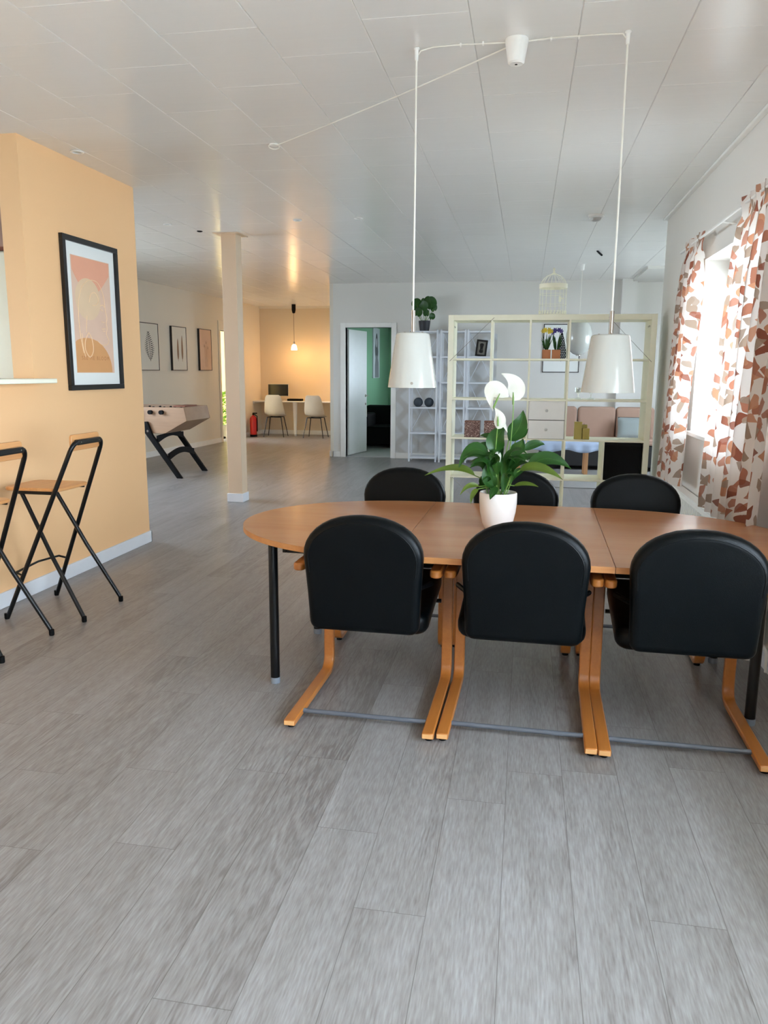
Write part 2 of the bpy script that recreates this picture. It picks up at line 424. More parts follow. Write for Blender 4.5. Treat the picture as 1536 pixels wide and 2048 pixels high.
# ------------------------------------------------------------------ structure: shell
H = 2.96
struct(MB().box(-7.6, 3.5, -3.2, 18.6, -.15, 0).build('floor', M_floor, smooth=False))
struct(MB().box(-14, 12, -8, 26, -.4, -.16).build('ground', M_ground, smooth=False))  # unseen plane, added to bounce light up onto the ceiling

def make_ceiling():
    mb = MB(); x0, W, L, g, d = -.29-.4575*16, .4575, .667, .0036, .005
    x = x0; k = 0
    while x < 3.6:
        ph = 3.83 if k % 2 == 0 else 3.497
        y = ph-L*11
        while y < 18.6:
            xa, xb, ya, yb = max(x, -6.55), min(x+W, 3.5), max(y, -3.2), min(y+L, 18.6)
            if xb-xa > .02 and yb-ya > .02:
                mb.add([(xa, ya, H+d), (xb, ya, H+d), (xb, yb, H+d), (xa, yb, H+d), (xa+g, ya+g*.6, H), (xb-g, ya+g*.6, H), (xb-g, yb-g*.6, H), (xa+g, yb-g*.6, H)],
                       [(4, 7, 6, 5), (0, 4, 5, 1), (1, 5, 6, 2), (2, 6, 7, 3), (3, 7, 4, 0)])
            y += L
        x += W; k += 1
    mb.box(-7.6, 3.5, -3.2, 15.3, H+.01, H+.15)
    mb.box(-6.45, 3.5, 15.3, 18.6, H+.01, H+.15)
    struct(mb.build('ceiling', M_ceil, smooth=False))
make_ceiling()

def wall_x(name, x0, x1, ya, yb, m, holes=(), parent=None):
    """wall between x0..x1 running along y, with holes (y0,y1,z0,z1)"""
    mb = MB(); y = ya
    for h in sorted(holes):
        mb.box(x0, x1, y, h[0], 0, H)
        if h[2] > 0: mb.box(x0, x1, h[0], h[1], 0, h[2])
        if h[3] < H: mb.box(x0, x1, h[0], h[1], h[3], H)
        y = h[1]
    mb.box(x0, x1, y, yb, 0, H)
    return struct(mb.build(name, m, parent, smooth=False))
def wall_y(name, y0, y1, xa, xb, m, holes=()):
    mb = MB(); x = xa
    for h in sorted(holes):
        mb.box(x, h[0], y0, y1, 0, H)
        if h[2] > 0: mb.box(h[0], h[1], y0, y1, 0, h[2])
        if h[3] < H: mb.box(h[0], h[1], y0, y1, h[3], H)
        x = h[1]
    mb.box(x, xb, y0, y1, 0, H)
    return struct(mb.build(name, m, smooth=False))

RX = 1.275
wall_x('wall_right', RX, RX+.36, -3.2, 8.12, M_white_wall, (W1, W2, W3))
wall_y('wall_back', -3.2, -3.0, -7.0, RX, M_white_wall)
# apricot wall with the open kitchen hatch
struct(MB().box(-3.375, -3.225, 4.70, 6.19, 0, H).box(-3.375, -3.225, -3.0, 4.70, 0, 1.405).box(-3.375, -3.225, -3.0, 1.6, 1.405, H).build('wall_left', M_orange, smooth=False))
wall_y('wall_kitchen', 6.07, 6.19, -7.0, -3.375, M_pink)
wall_x('wall_kitchen_side', -7.1, -7.0, -3.2, 6.19, M_pink, ((1.4, 3.6, .9, 2.2),))
# far left wall, slightly turned, with the terrace doorway
A = Vector((-6.56, 6.19)); B = Vector((-6.212, 17.75))
AB = (B-A).normalized(); NRM = Vector((-AB.y, AB.x))   # points to -x side
def lw(y, off=0, z=0):
    t = (y-A.y)/AB.y; p = A+AB*t-NRM*off; return (p.x, p.y, z)
def lwbox(mb, ya, yb, o0, o1, z0, z1):
    p = [lw(ya, o0), lw(yb, o0), lw(yb, o1), lw(ya, o1)]
    return mb.add([(q[0], q[1], z0) for q in p]+[(q[0], q[1], z1) for q in p], [(0, 3, 2, 1), (4, 5, 6, 7), (0, 1, 5, 4), (1, 2, 6, 5), (2, 3, 7, 6), (3, 0, 4, 7)])
mb = MB(); lwbox(mb, 6.19, 7.0, -.16, 0, 0, H); lwbox(mb, 7.0, 9.4, -.16, 0, 0, .9); lwbox(mb, 7.0, 9.4, -.16, 0, 2.3, H); lwbox(mb, 9.4, 15.46, -.16, 0, 0, H); lwbox(mb, 16.6, 17.9, -.16, 0, 0, H); lwbox(mb, 15.46, 16.6, -.16, 0, 2.31, H)
struct(mb.build('wall_far_left', M_warm_white, smooth=False))
d3 = MB(); lwbox(d3, 15.37, 15.46, -.17, .02, 0, 2.5); lwbox(d3, 16.6, 16.69, -.17, .02, 0, 2.5); lwbox(d3, 15.46, 16.6, -.17, .02, 2.31, 2.5)
struct(d3.build('door_2', M_warm_white, bev=.004))
wall_y('wall_alcove', 17.75, 17.9, -6.5, -3.37, M_alcove)
wall_x('wall_alcove_side', -3.37, -3.31, 13.25, 17.9, M_warm_white)
wall_y('wall_far', 13.25, 13.37, -3.31, 3.3, M_white_wall, ((-3.09, -2.29, 0, 2.23),))
wall_x('wall_far_right', 3.25, 3.4, 7.97, 13.37, M_white_wall, ((9.4, 11.6, .95, 2.25),))
wall_y('wall_recess', 7.97, 8.12, RX+.36, 3.4, M_white_wall)
# green side room
wall_x('wall_green_left', -3.31, -3.25, 13.37, 18.5, M_green)
wall_y('wall_green_far', 18.4, 18.5, -3.25, -.4, M_green)
wall_x('wall_green_right', -.5, -.4, 13.37, 18.4, M_green, ((15.2, 16.8, .95, 2.25),))
struct(MB().box(-3.25, -.5, 13.30, 18.4, 0, .012).build('floor_side_room', M_concrete, smooth=False))
# terrace beyond the doorway
struct(MB().box(-9.5, -6.45, 18.0, 18.2, -.1, 3.4).build('wall_terrace', M_terrace, smooth=False))
struct(MB().box(-9.5, -6.42, 14.0, 18.0, -.15, .004).build('floor_terrace', M_concrete, smooth=False))
struct(MB().box(-9.5, -6.56, 13.8, 18.2, 2.9, 3.0).build('ceiling_sunroom', M_white_wall, smooth=False))  # unseen roof, added to keep sky light off the doorway and alcove
struct(MB().box(-9.5, -6.5, 13.7, 13.8, 0, 2.9).box(-9.6, -9.5, 13.7, 18.2, 0, 1.2).box(-9.6, -9.5, 13.7, 18.2, 2.4, 2.9).build('wall_sunroom', M_terrace, smooth=False))  # unseen walls, added to narrow the daylight reaching the doorway
# column
struct(MB().box(-3.335, -3.165, 8.325, 8.495, 0, H).build('wall_column', M_column, bev=.004, smooth=False))
struct(MB().box(-3.347, -3.153, 8.313, 8.507, 0, .10).build('baseboard_column', M_base, bev=.004))
struct(MB().box(-3.40, -3.11, 8.25, 8.56, H-.006, H-.0005).build('trim_3', M_column))
# pier and beam at the far wall
struct(MB().box(1.44, 1.67, 13.10, 13.25, 0, H).build('wall_pier', M_white_wall, smooth=False))
struct(MB().box(1.6, 3.25, 11.6, 13.25, H-.04, H).build('trim_4', M_white_wall, smooth=False))
# skirting boards
struct(MB().box(-3.225, -3.210, -3.0, 6.205, 0, .10).box(-3.39, -3.21, 6.19, 6.205, 0, .10).build('baseboard_left', M_base, bev=.003))
mb = MB(); lwbox(mb, 6.19, 15.37, 0, .015, 0, .10); lwbox(mb, 16.69, 17.75, 0, .015, 0, .10)
struct(mb.build('baseboard_far_left', M_white, bev=.003))
struct(MB().box(-3.325, -3.18, 13.235, 13.25, 0, .10).box(-2.2, 3.25, 13.235, 13.25, 0, .10).box(-3.325, -3.31, 13.235, 13.3, 0, .1).build('baseboard_far', M_white, bev=.003))
struct(MB().box(-6.2, -3.385, 17.735, 17.75, 0, .10).box(-3.385, -3.37, 13.25, 17.75, 0, .10).build('baseboard_alcove', M_white, bev=.003))
struct(MB().box(RX-.015, RX, -3.0, 8.135, 0, .10).build('baseboard_right', M_base, bev=.003))
struct(MB().box(RX-.035, RX, -3.0, 8.12, H-.022, H-.002).box(RX-.035, RX+.3, 8.12, 8.15, H-.022, H-.002).build('trim_1', M_white, bev=.003))
struct(MB().box(-6.2, -3.37, 17.70, 17.75, H-.05, H).build('trim_2', M_warm_white))
# lattice patterned panel beside and behind the tall shelves
struct(MB().box(-2.2, -.5, 13.238, 13.249, .101, 2.12).build('wall_lattice_panel', M_lattice, smooth=False))
# doorway casing and leaf
struct(MB().box(-3.18, -3.09, 13.225, 13.38, 0, 2.31).box(-2.29, -2.2, 13.225, 13.38, 0, 2.31).box(-3.09, -2.29, 13.225, 13.38, 2.23, 2.31).build('door_1', M_white, bev=.004))
leaf = thing('side_room_door', 'white flush door leaf standing open into the green room', 'door', (-3.085, 13.40, 0), math.radians(78))
MB().box(0, .78, -.02, .02, .02, 2.21).build('door_leaf', M_white, leaf, bev=.003)
h = MB().tube([(.72, -.02, 1.05), (.72, -.07, 1.05), (.60, -.07, 1.05)], .009, 8).build('door_handle', M_nickel, leaf)
MB().lathe([(.0, 0), (.026, 0), (.026, .008), (0, .008)], n=16).build('handle_rose', M_nickel, leaf).matrix_local = Matrix.Translation((.72, -.02, 1.05)) @ Matrix.Rotation(PI/2, 4, 'X')
MB().tube([(.735, -.035, .9), (.737, -.04, .8), (.75, -.035, .66)], .004, 6).build('key_cord', M_cord, leaf)
MB().lathe([(.0, 0), (.022, 0), (.022, .008), (0, .008)], n=16).build('lock_plate', M_nickel, leaf).matrix_local = Matrix.Translation((.72, -.02, .9)) @ Matrix.Rotation(PI/2, 4, 'X')

# windows
def window(n, w, x0, side=1, detail=True):
    y0, y1, z0, z1 = w
    r = bpy.data.objects.new('window_%d' % n, None); C.objects.link(r); struct(r)
    f = .055; ym = (y0+y1)/2; xa, xb = x0, x0+.06*side
    if xa > xb: xa, xb = xb, xa
    struct(MB().box(xa, xb, y0, y1, z0, z0+f).box(xa, xb, y0, y1, z1-f, z1).box(xa, xb, y0, y0+f, z0, z1).box(xa, xb, y1-f, y1, z0, z1).box(xa, xb, ym-.04, ym+.04, z0, z1).build('window_frame', M_white, r, bev=.004))
    for a, b in ((y0+f, ym-.04), (ym+.04, y1-f)):
        s = .045
        struct(MB().box(xa-.012, xb-.02, a, b, z0+f, z0+f+s).box(xa-.012, xb-.02, a, b, z1-f-s, z1-f).box(xa-.012, xb-.02, a, a+s, z0+f, z1-f).box(xa-.012, xb-.02, b-s, b, z0+f, z1-f).box(xa-.005, xb-.025, a+s, b-s, (z0+z1)/2+.12, (z0+z1)/2+.145).build('window_sash', M_white, r, bev=.003))
        struct(MB().box((xa+xb)/2-.003, (xa+xb)/2+.003, a+s, b-s, z0+f+s, z1-f-s).build('window_pane', M_glass, r, smooth=False))
    if side > 0:
        struct(MB().box(RX-.035, x0, y0-.02, y1+.02, z0-.001, z0+.028).build('window_sill', M_white, r, bev=.004))
    return r
window(1, W1, RX+.20); window(2, W2, RX+.20); window(3, W3, RX+.20)
window(4, (9.4, 11.6, .95, 2.25), 3.32, -1)
window(5, (1.4, 3.6, .9, 2.2), -7.08, -1)  # unseen kitchen window, added to brighten the cabinet behind the hatch
window(6, (15.2, 16.8, .95, 2.25), -.44, -1)

fw = bpy.data.objects.new('window_7', None); C.objects.link(fw); struct(fw)  # window hidden behind the apricot wall, added to brighten the far end
m_ = MB()
for y in (7.0, 8.16, 9.32): lwbox(m_, y, y+.08, -.12, -.05, .9, 2.3)
lwbox(m_, 7.0, 9.4, -.12, -.05, .9, .98); lwbox(m_, 7.0, 9.4, -.12, -.05, 2.22, 2.3)
struct(m_.build('window_frame', M_white, fw, bev=.004))
m_ = MB(); lwbox(m_, 7.05, 9.35, -.09, -.085, .95, 2.25); struct(m_.build('window_pane', M_glass, fw, smooth=False))

# hatch sill, tall kitchen cabinet
tag(MB().prism([(-3.40, 1.6), (-3.08, 1.6), (-3.08, 4.74), (-3.224, 4.74), (-3.224, 4.699), (-3.40, 4.699)], 2, 1.406, 1.436).build('hatch_counter', M_cream, bev=.004), 'cream board counter on the kitchen hatch of the apricot wall', 'counter')
kc = thing('tall_cabinet', 'tall white kitchen cabinet seen through the hatch', 'cabinet', (-3.95, 5.35, 0))
MB().box(-.4, .43, -.28, .3, 0, 2.31).build('body', M_cream, kc, bev=.003)
MB().box(-.4, .43, -.30, -.281, .1, 2.30).build('door', M_cream, kc, bev=.003)
MB().box(-.42, .44, -.31, .3, 2.311, 2.335).build('top_trim', M_brown, kc)

# ------------------------------------------------------------------ dining table
TZ = .75
def dining_table():
    t = thing('dining_table', 'long oval beech dining table on round black legs with a white potted lily', 'table', (-.06, 3.735, 0), math.radians(-1.0))
    hd, hm, he = .685, .445, .88
    def edge(x):
        u = max(0, (abs(x)-hm)/he); return hd*math.sqrt(max(0, 1-u**2.15))
    def top(x0, x1):
        n = 28; up = []
        for i in range(n+1):
            s = i/n; x = x0+(x1-x0)*s
            if x0 < -hm-.01: x = x0+(x1-x0)*(1-math.cos(s*PI/2))
            if x1 > hm+.01: x = x0+(x1-x0)*math.sin(s*PI/2)
            up.append((x, edge(x)))
        lo = [(x, -y) for x, y in up[::-1]]
        poly = lo+up; out = []
        for p in poly:
            if not out or (Vector(p)-Vector(out[-1])).length > 1e-4: out.append(p)
        if (Vector(out[0])-Vector(out[-1])).length < 1e-4: out.pop()
        return out[::-1]
    for a, b in ((-hm-he, -hm-.0012), (-hm+.0012, hm-.0012), (hm+.0012, hm+he)):
        MB().prism(top(a, b), 2, TZ-.026, TZ-.0006).build('tabletop', M_table_edge, t, ang=50)
        MB().prism(top(a+.0004, b-.0004), 2, TZ-.0006, TZ).build('veneer', M_table, t, smooth=False)
    ap = MB()
    ap.box(-1.0, 1.0, -.40, -.375, TZ-.085, TZ-.027).box(-1.0, 1.0, .375, .40, TZ-.085, TZ-.027)
    ap.box(-1.02, -1.0, -.4, .4, TZ-.085, TZ-.027).box(1.0, 1.02, -.4, .4, TZ-.085, TZ-.027)
    ap.build('apron', M_black, t, bev=.003)
    for sx in (-1.083, 1.078):
        for sy in (-.352, .385):
            l = MB().lathe([(.0225, .03), (.0225, TZ-.027)], (sx, sy, 0), 20).build('leg', M_black, t)
            MB().lathe([(.0, 0), (.022, 0), (.0235, .008), (.0235, .03), (0, .03)], (sx, sy, 0), 20).build('foot', M_glide, l)
dining_table()

# ------------------------------------------------------------------ armchairs
def make_armchair(loc, rz, label):
    t = thing('armchair', label, 'chair', loc, rz, 'black vinyl bentwood armchairs around the dining table')
    path = [(-.335, .028), (-.15, .028), (.22, .028)]+[(.245+.07*math.sin(a), .098-.07*math.cos(a)) for a in [PI/2*i/8 for i in range(0, 9)]][1:]
    path += [(.318, .3), (.318, .585)]+[(.258+.06*math.cos(a), .606+.06*math.sin(a)) for a in [PI/2*i/8 for i in range(0, 9)]]+[(.1, .667), (-.13, .664)]
    for s in (-1, 1):
        x0 = s*.296-.025
        fr = MB().ribbon(path, x0, x0+.050, .026).build('side_frame', M_bent, t, bev=.005, ang=25)
        MB().prism([(x0+.0035, .019), (x0+.0465, .019), (x0+.0465, .037), (x0+.0035, .037)], 1, -.3365, -.334).build('end_cap', M_endgrain, fr)
        # rounded arm rest pad
        arm = arc(s*.296, -.160, .025, 180, 360, 8)+[(s*.296+.025, .12), (s*.296-.025, .12)]
        MB().prism(arm, 2, .655, .688).build('armrest', M_bent, t, bev=.007)
        for yy in (-.30, .24):
            MB().lathe([(0, 0), (.016, 0), (.016, .016), (0, .016)], (s*.297, yy, 0), 14).build('glide', M_matte_black, fr)
    MB().tube([(-.271, -.205, .03), (.271, -.205, .03)], .0105, 14).build('stretcher', M_bar, t)
    # back: arched padded panel
    out = [(-.225, -.235), (.225, -.235)]
    out = arc(.193, -.222, .04, -90, -5, 4)
    out += [(.2375, -.10), (.2445, 0.), (.25, .07)]
    out += [(.25*math.cos(a)**.92, .07+.172*math.sin(a)) for a in [math.radians(x) for x in (10, 20, 30, 40, 50, 60, 70, 80)]]
    out += [(0, .242)]
    left = [(-x, y) for x, y in out[::-1]][1:]
    out = out+left
    M = Matrix.Translation((.010, -.262, .688)) @ Matrix.Rotation(math.radians(90+6), 4, 'X')
    b = MB().pillow(out, .075, .03, M).build('backrest', M_vinyl, t, ang=60)
    # piping seam on the rear rim
    n = len(out); seam = [M @ Vector((x*.90, y*.90, .0368)) for x, y in out]
    seam = [p for p, (x, y) in zip(seam, out) if y > -.05]
    MB().tube(seam, .0022, 6).build('piping', M_vinyl, b)
    # seat
    so = rrect(-.265, .265, -.27, .27, .06)
    MS = Matrix.Translation((0, .095, .478)) @ Matrix.Rotation(math.radians(9), 4, 'X')
    MB().pillow(so, .10, .04, MS).build('seat', M_vinyl, t, ang=60)
    MB().tube([(-.27, -.10, .61), (-.23, -.19, .61), (.23, -.19, .61), (.27, -.10, .61)], .011, 8).build('back_bracket', M_black, t)
    MB().tube([(-.272, .25, .43), (.272, .25, .43)], .010, 8).build('seat_rail', M_black, t)
    for x in (-.18, .18): MB().box(x-.015, x+.015, -.235, -.1, .425, .45).build('seat_bracket', M_black, t)
    return t
ch = make_armchair((-.632, 3.262, 0), math.radians(-1), 'black bentwood armchair on the near side, leftmost, beside the table leg')
dup(ch, (.020, 3.262, 0), math.radians(-1.3), 'black bentwood armchair on the near side, middle, in front of the white flower pot')
dup(ch, (.662, 3.245, 0), math.radians(-1), 'black bentwood armchair on the near side, rightmost, cut by the photo edge')
dup(ch, (-.69, 4.30, 0), math.radians(180), 'black armchair on the far side of the table, leftmost, facing the camera')
dup(ch, (-.03, 4.31, 0), math.radians(179), 'black armchair on the far side of the table, behind the peace lily')
dup(ch, (.645, 4.30, 0), math.radians(178), 'black armchair on the far side of the table, rightmost, near the curtains')

# ------------------------------------------------------------------ peace lily
def blade(mb, uvs, a, m, b, w, up=Vector((0, -.75, .65)), fold=.25, n=12, pw=.78, curl=0):
    a, m, b = Vector(a), Vector(m), Vector(b); base = len(mb.v); vs = []; fs = []
    c = m*2-(a+b)/2
    for i in range(n+1):
        t = i/n; p = a*(1-t)**2+c*2*t*(1-t)+b*t*t
        d = ((c-a)*(1-t)+(b-c)*t).normalized()
        s = d.cross(up).normalized(); nr = s.cross(d).normalized()
        ww = w*.56*(math.sin(PI*min(1, t**pw*.975+.025))**.95)*(1-.12*t)+.0006
        for k in range(5):
            q = (k-2)/2
            wob = math.sin(t*11+k)*w*.03
            vs.append(p+s*ww*q+nr*(abs(q)*ww*fold+wob*abs(q)+curl*q*q*ww)); uvs.append((k/4, t))
    for i in range(n):
        for k in range(4): fs.append((i*5+k, i*5+k+1, (i+1)*5+k+1, (i+1)*5+k))
    mb.add(vs, fs)
LEAVES = [
 ([0.04, 0.01, 0.431],[0.086, 0.016, 0.49],[0.103, 0.02, 0.572],0.0753),
 ([-0.021, -0.015, 0.367],[-0.014, -0.024, 0.442],[0.031, -0.03, 0.505],0.0753),
 ([-0.05, -0.03, 0.358],[-0.128, -0.048, 0.385],[-0.188, -0.06, 0.3],0.0602),
 ([-0.115, -0.01, 0.258],[-0.213, -0.016, 0.294],[-0.356, -0.02, 0.252],0.0311),
 ([-0.09, -0.035, 0.209],[-0.138, -0.056, 0.213],[-0.179, -0.07, 0.169],0.0211),
 ([-0.094, -0.045, 0.198],[-0.116, -0.072, 0.176],[-0.126, -0.09, 0.131],0.0201),
 ([0.138, -0.015, 0.302],[0.227, -0.024, 0.35],[0.336, -0.03, 0.304],0.0627),
 ([0.099, -0.04, 0.294],[0.19, -0.064, 0.311],[0.298, -0.08, 0.258],0.0427),
 ([0.057, 0.015, 0.341],[0.155, 0.024, 0.352],[0.257, 0.03, 0.369],0.0351),
 ([0.075, -0.03, 0.217],[0.131, -0.048, 0.231],[0.189, -0.06, 0.219],0.0201),
 ([0.076, 0.03, 0.437],[0.107, 0.048, 0.454],[0.13, 0.06, 0.484],0.0251),
 ([-0.027, 0.025, 0.43],[-0.061, 0.04, 0.446],[-0.097, 0.05, 0.446],0.0251),
 ([-0.033, 0.015, 0.373],[-0.074, 0.024, 0.404],[-0.115, 0.03, 0.388],0.0251),
 ([0.052, 0.0, 0.362],[0.09, 0.0, 0.393],[0.108, 0.0, 0.44],0.0602),
 ([-0.018, -0.025, 0.203],[-0.056, -0.04, 0.254],[-0.051, -0.05, 0.33],0.0477),
 ([-0.028, 0.03, 0.21],[-0.004, 0.048, 0.234],[0.007, 0.06, 0.191],0.0301),
 ([-0.007, -0.058, 0.213],[-0.022, -0.092, 0.188],[-0.034, -0.115, 0.16],0.0301),
 ([0.11, 0.03, 0.381],[0.163, 0.048, 0.41],[0.212, 0.06, 0.408],0.0376),
 ([0.023, 0.02, 0.198],[0.035, 0.032, 0.257],[0.058, 0.04, 0.308],0.0452),
 ([-0.057, 0.025, 0.189],[-0.079, 0.04, 0.227],[-0.061, 0.05, 0.262],0.0301),
 ([0.04, -0.005, 0.302],[0.068, -0.008, 0.329],[0.107, -0.01, 0.345],0.0502),
 ([0.118, -0.025, 0.292],[0.085, -0.04, 0.278],[0.053, -0.05, 0.224],0.0301)]
def peace_lily():
    t = thing('potted_peace_lily', 'peace lily with white blooms in a round white pot on the table', 'plant', (-.112, 3.71, TZ))
    prof = [(.052, 0), (.062, .002), (.074, .03), (.086, .085), (.0905, .13), (.0905, .175), (.087, .18), (.083, .176), (.083, .13), (.05, .1)]
    MB().lathe(prof, n=40).build('pot', M_pot, t, ang=60)
    MB().lathe([(0, .165), (.083, .162)], n=24).open_lathe([(0, .166), (.082, .160)], n=24).build('soil', M_soil, t)
    for olive in (0, 1):
        mb = MB(); uv = []
        for i, (a, m, b, w) in enumerate(LEAVES):
            if (i in (3, 4, 5, 7, 9)) != bool(olive): continue
            blade(mb, uv, a, m, b, w*1.12, up=Vector((.1*math.sin(i*2.3), -.8+.25*math.sin(i), .6)))
        if not olive:
            rnd = random.Random(3)
            for i in range(20):   # low leaves filling the heart of the plant
                an = rnd.uniform(0, 2*PI); r = rnd.uniform(.07, .15); hgt = rnd.uniform(.25, .40)
                d = Vector((math.cos(an), math.sin(an)*.8, 0))
                blade(mb, uv, d*.03+Vector((0, 0, hgt-.09)), d*r*.7+Vector((0, 0, hgt)), d*r*1.4+Vector((0, 0, hgt-.01)), rnd.uniform(.03, .05), up=Vector((d.x*.3, -.6, .7)))
        mb.uv = uv; mb.build('leaves', M_leaf_olive if olive else M_leaf, t, ang=80)
    st = MB()
    rnd = random.Random(5)
    for a, m, b, w in LEAVES:
        a = Vector(a); q = Vector((a.x*.25+rnd.uniform(-.02, .02), a.y*.3+rnd.uniform(-.02, .02), .16))
        st.tube([q, (q+a)/2+Vector((a.x*-.10, 0, .03)), a], .0028, 6)
    st.build('stems', M_stem, t)
    fl = [([0.033, -.03, .637], [-.046, -.045, .668], [-.036, -.03, .566], .070, [(0, 0, .17), (-.02, 0, .4), (-.014, -.02, .56), (-.034, -.045, .585)], [(-.034, -.05, .585), (-.007, -.05, .651)]),
          ([.060, 0, .618], [.062, 0, .695], [-.004, -.02, .742], .076, [(.01, 0, .17), (.05, 0, .4), (.057, -.01, .56), (.056, -.01, .62)], [(.056, -.025, .60), (.054, -.03, .657)]),
          ([-.012, -.05, .487], [-.002, -.055, .54], [-.030, -.05, .585], .050, [(-.01, 0, .17), (-.02, -.02, .36), (-.013, -.045, .487)], [(-.01, -.06, .50), (-.012, -.06, .545)])]
    for a, m, b, w, stem, sp in fl:
        uv = []; mb = MB(); blade(mb, uv, a, m, b, w, up=Vector((.15, -1, .1)), fold=-.5, n=18, pw=.66, curl=.3); mb.uv = uv
        f = mb.build('flower', M_spathe, t, ang=80)
        MB().tube(stem, .0026, 6).build('flower_stem', M_stem, f)
        MB().tube([sp[0], (Vector(sp[0])+Vector(sp[1]))/2, sp[1]], [.0045, .0045, .002], 8).build('spadix', M_stem, f)
    uv = []; mb = MB(); blade(mb, uv, (.004, -.04, .525), (.02, -.04, .50), (.034, -.04, .47), .016, n=6); mb.uv = uv
    mb.build('bud', M_spathe, t)
    uv = []; mb = MB(); blade(mb, uv, (-.03, -.06, .372), (.0, -.06, .37), (.004, -.06, .33), .014, n=6); mb.uv = uv
    mb.build('bud', M_spathe, t)
peace_lily()

# ------------------------------------------------------------------ folding bar stools
def make_stool(loc, label):
    t = thing('folding_bar_stool', label, 'stool', loc, 0, 'folding bar stools along the apricot wall')
    R = .0135
    # outer frame: floor by the wall up to the back rest (one bent tube)
    p0 = Vector((-.25, -.255, 0)); top = Vector((.178, -.168, 1.0))
    pts = [p0, p0.lerp(top, .5), p0.lerp(top, .9)]
    for i in range(7):
        a = PI/2*i/6; pts.append(Vector((.178+.030*math.sin(a), -.168+.045*(1-math.cos(a)), 1.0+.072*math.sin(a))))
    full = [Vector(p) for p in pts]+[Vector((p.x, -p.y, p.z)) for p in pts[::-1]]
    MB().tube(full, R, 12).build('back_frame', M_black, t, ang=60)
    for s in (-1, 1):
        MB().tube([(-.16, s*.155, .772), (.04, s*.186, .38), (.235, s*.216, .035)], R*.95, 12).build('front_leg', M_black, t)
    MB().tube([(-.135, -.232, .27), (-.19, -.22, .285), (-.19, 0, .30), (-.19, .22, .285), (-.135, .232, .27)], .007, 8).build('foot_rail', M_black, t)
    MB().tube([(-.16, -.155, .765), (-.16, .155, .765)], .008, 8).build('seat_rail', M_black, t)
    for s in (-1, 1):
        for q in ((-.25, s*.255), (.24, s*.216)):
            MB().lathe([(0, -.004), (.013, -.004), (.0148, .002), (.0148, .03), (0, .03)], (q[0], q[1], .004), 14).build('rubber_foot', M_matte_black, t)
    seat = rrect(-.275, .10, -.172, .172, .05)
    MB().prism(seat, 2, .778, .798).build('seat', M_stoolwood, t, bev=.005)
    for s in (-1, 1): MB().box(-.20, .06, s*.165-.005, s*.165+.005, .76, .779).build('seat_bracket', M_black, t)
    sl = rrect(-.150, .150, 1.022, 1.118, .02)
    MB().prism(sl, 0, .176, .192).build('back_slat', M_stoolwood, t, bev=.003)
    MB().box(.192, .222, -.125, .125, 1.056, 1.088).build('top_rail', M_black, t, bev=.006)
    for yy in (-.14, .14):
        MB().tube([(.2215, yy*.7, 1.072), (.2235, yy*.7, 1.072)], .004, 10).build('screw', M_chrome, t)
    return t
st = make_stool((-2.805, 4.27, 0), 'folding bar stool with oak seat and black tube frame, standing whole under the poster')
dup(st, (-2.855, 3.585, 0), 0, 'folding bar stool cut off by the left photo edge, nearer the camera')

# ------------------------------------------------------------------ pendants over the table
def make_pendant(x, y, r0, r1, z0, z1, zs, label, screw):
    t = thing('pendant_lamp', label, 'lamp', (x, y, 0), 0, 'white cone pendant lamps over the dining table')
    s = MB().open_lathe([(.012, z1+.004), (r0-.012, z1+.004), (r0-.003, z1), (r0, z1-.006), (r1, z0), (r1-.004, z0), (r0-.006, z1-.012), (.012, z1-.004)], n=56).build('lamp_shade', M_shade, t, ang=50)
    MB().lathe([(.0, z1-.07), (.02, z1-.07), (.02, z1-.004), (0, z1-.004)], n=20).build('bulb_holder', M_white, t)
    MB().lathe([(0, z1-.15), (.02, z1-.145), (.03, z1-.12), (.026, z1-.09), (.014, z1-.07), (0, z1-.07)], n=20).build('bulb', M_shade, t)
    MB().lathe([(0, z1), (.03, z1), (.03, z1+.006), (.011, z1+.008), (.0105, z1+.05), (.0105, zs-.002), (.006, zs), (0, zs)], n=20).build('stem', M_nickel, t)
    MB().tube([(0, 0, zs), (0.001, 0, (zs+H)/2), (0, 0, H-.05)], .0042, 8).build('cord', M_cord, t)
    hk = MB().lathe([(0, H-.001), (.012, H-.001), (.014, H-.006), (.009, H-.012), (.008, H-.055), (0, H-.055)], n=16).build('ceiling_hook', M_white, t)
    for a in (0.6, 2.6, 4.7):
        MB().lathe([(0, z1+.002), (.006, z1+.002), (.005, z1+.010), (0, z1+.011)], (math.cos(a)*(r0-.03), math.sin(a)*(r0-.03), 0), 10).build('shade_stud', M_nickel, s)
    if screw:
        rr = r1-.012; a = math.radians(-83)
        MB().tube([(rr*math.cos(a), rr*math.sin(a), z0+.022), ((rr+.012)*math.cos(a), (rr+.012)*math.sin(a), z0+.022)], .007, 12).build('shade_screw', M_nickel, s)
    return t
make_pendant(-.554, 3.82, .082, .121, 1.421, 1.680, 1.792, 'white cone pendant lamp hanging left, small screw near its rim', True)
make_pendant(.377, 3.79, .0885, .123, 1.408, 1.668, 1.780, 'white cone pendant lamp hanging right, before the white shelving unit', False)
rose = thing('ceiling_rose', 'white conical ceiling rose with cords running to both pendants', 'ceiling rose', (-.1, 3.80, 0))
MB().lathe([(0, H-.001), (.051, H-.001), (.052, H-.01), (.037, H-.098), (.03, H-.104), (0, H-.104)], n=32).build('rose_cover', M_white, rose)
MB().lathe([(0, H-.106), (.006, H-.106), (.006, H-.102), (0, H-.102)], n=12).build('rose_screw', M_black, rose)
def cable(pts, name='cable', sag=.0): return MB().tube(pts, .0034, 8).build(name, M_cord, rose)
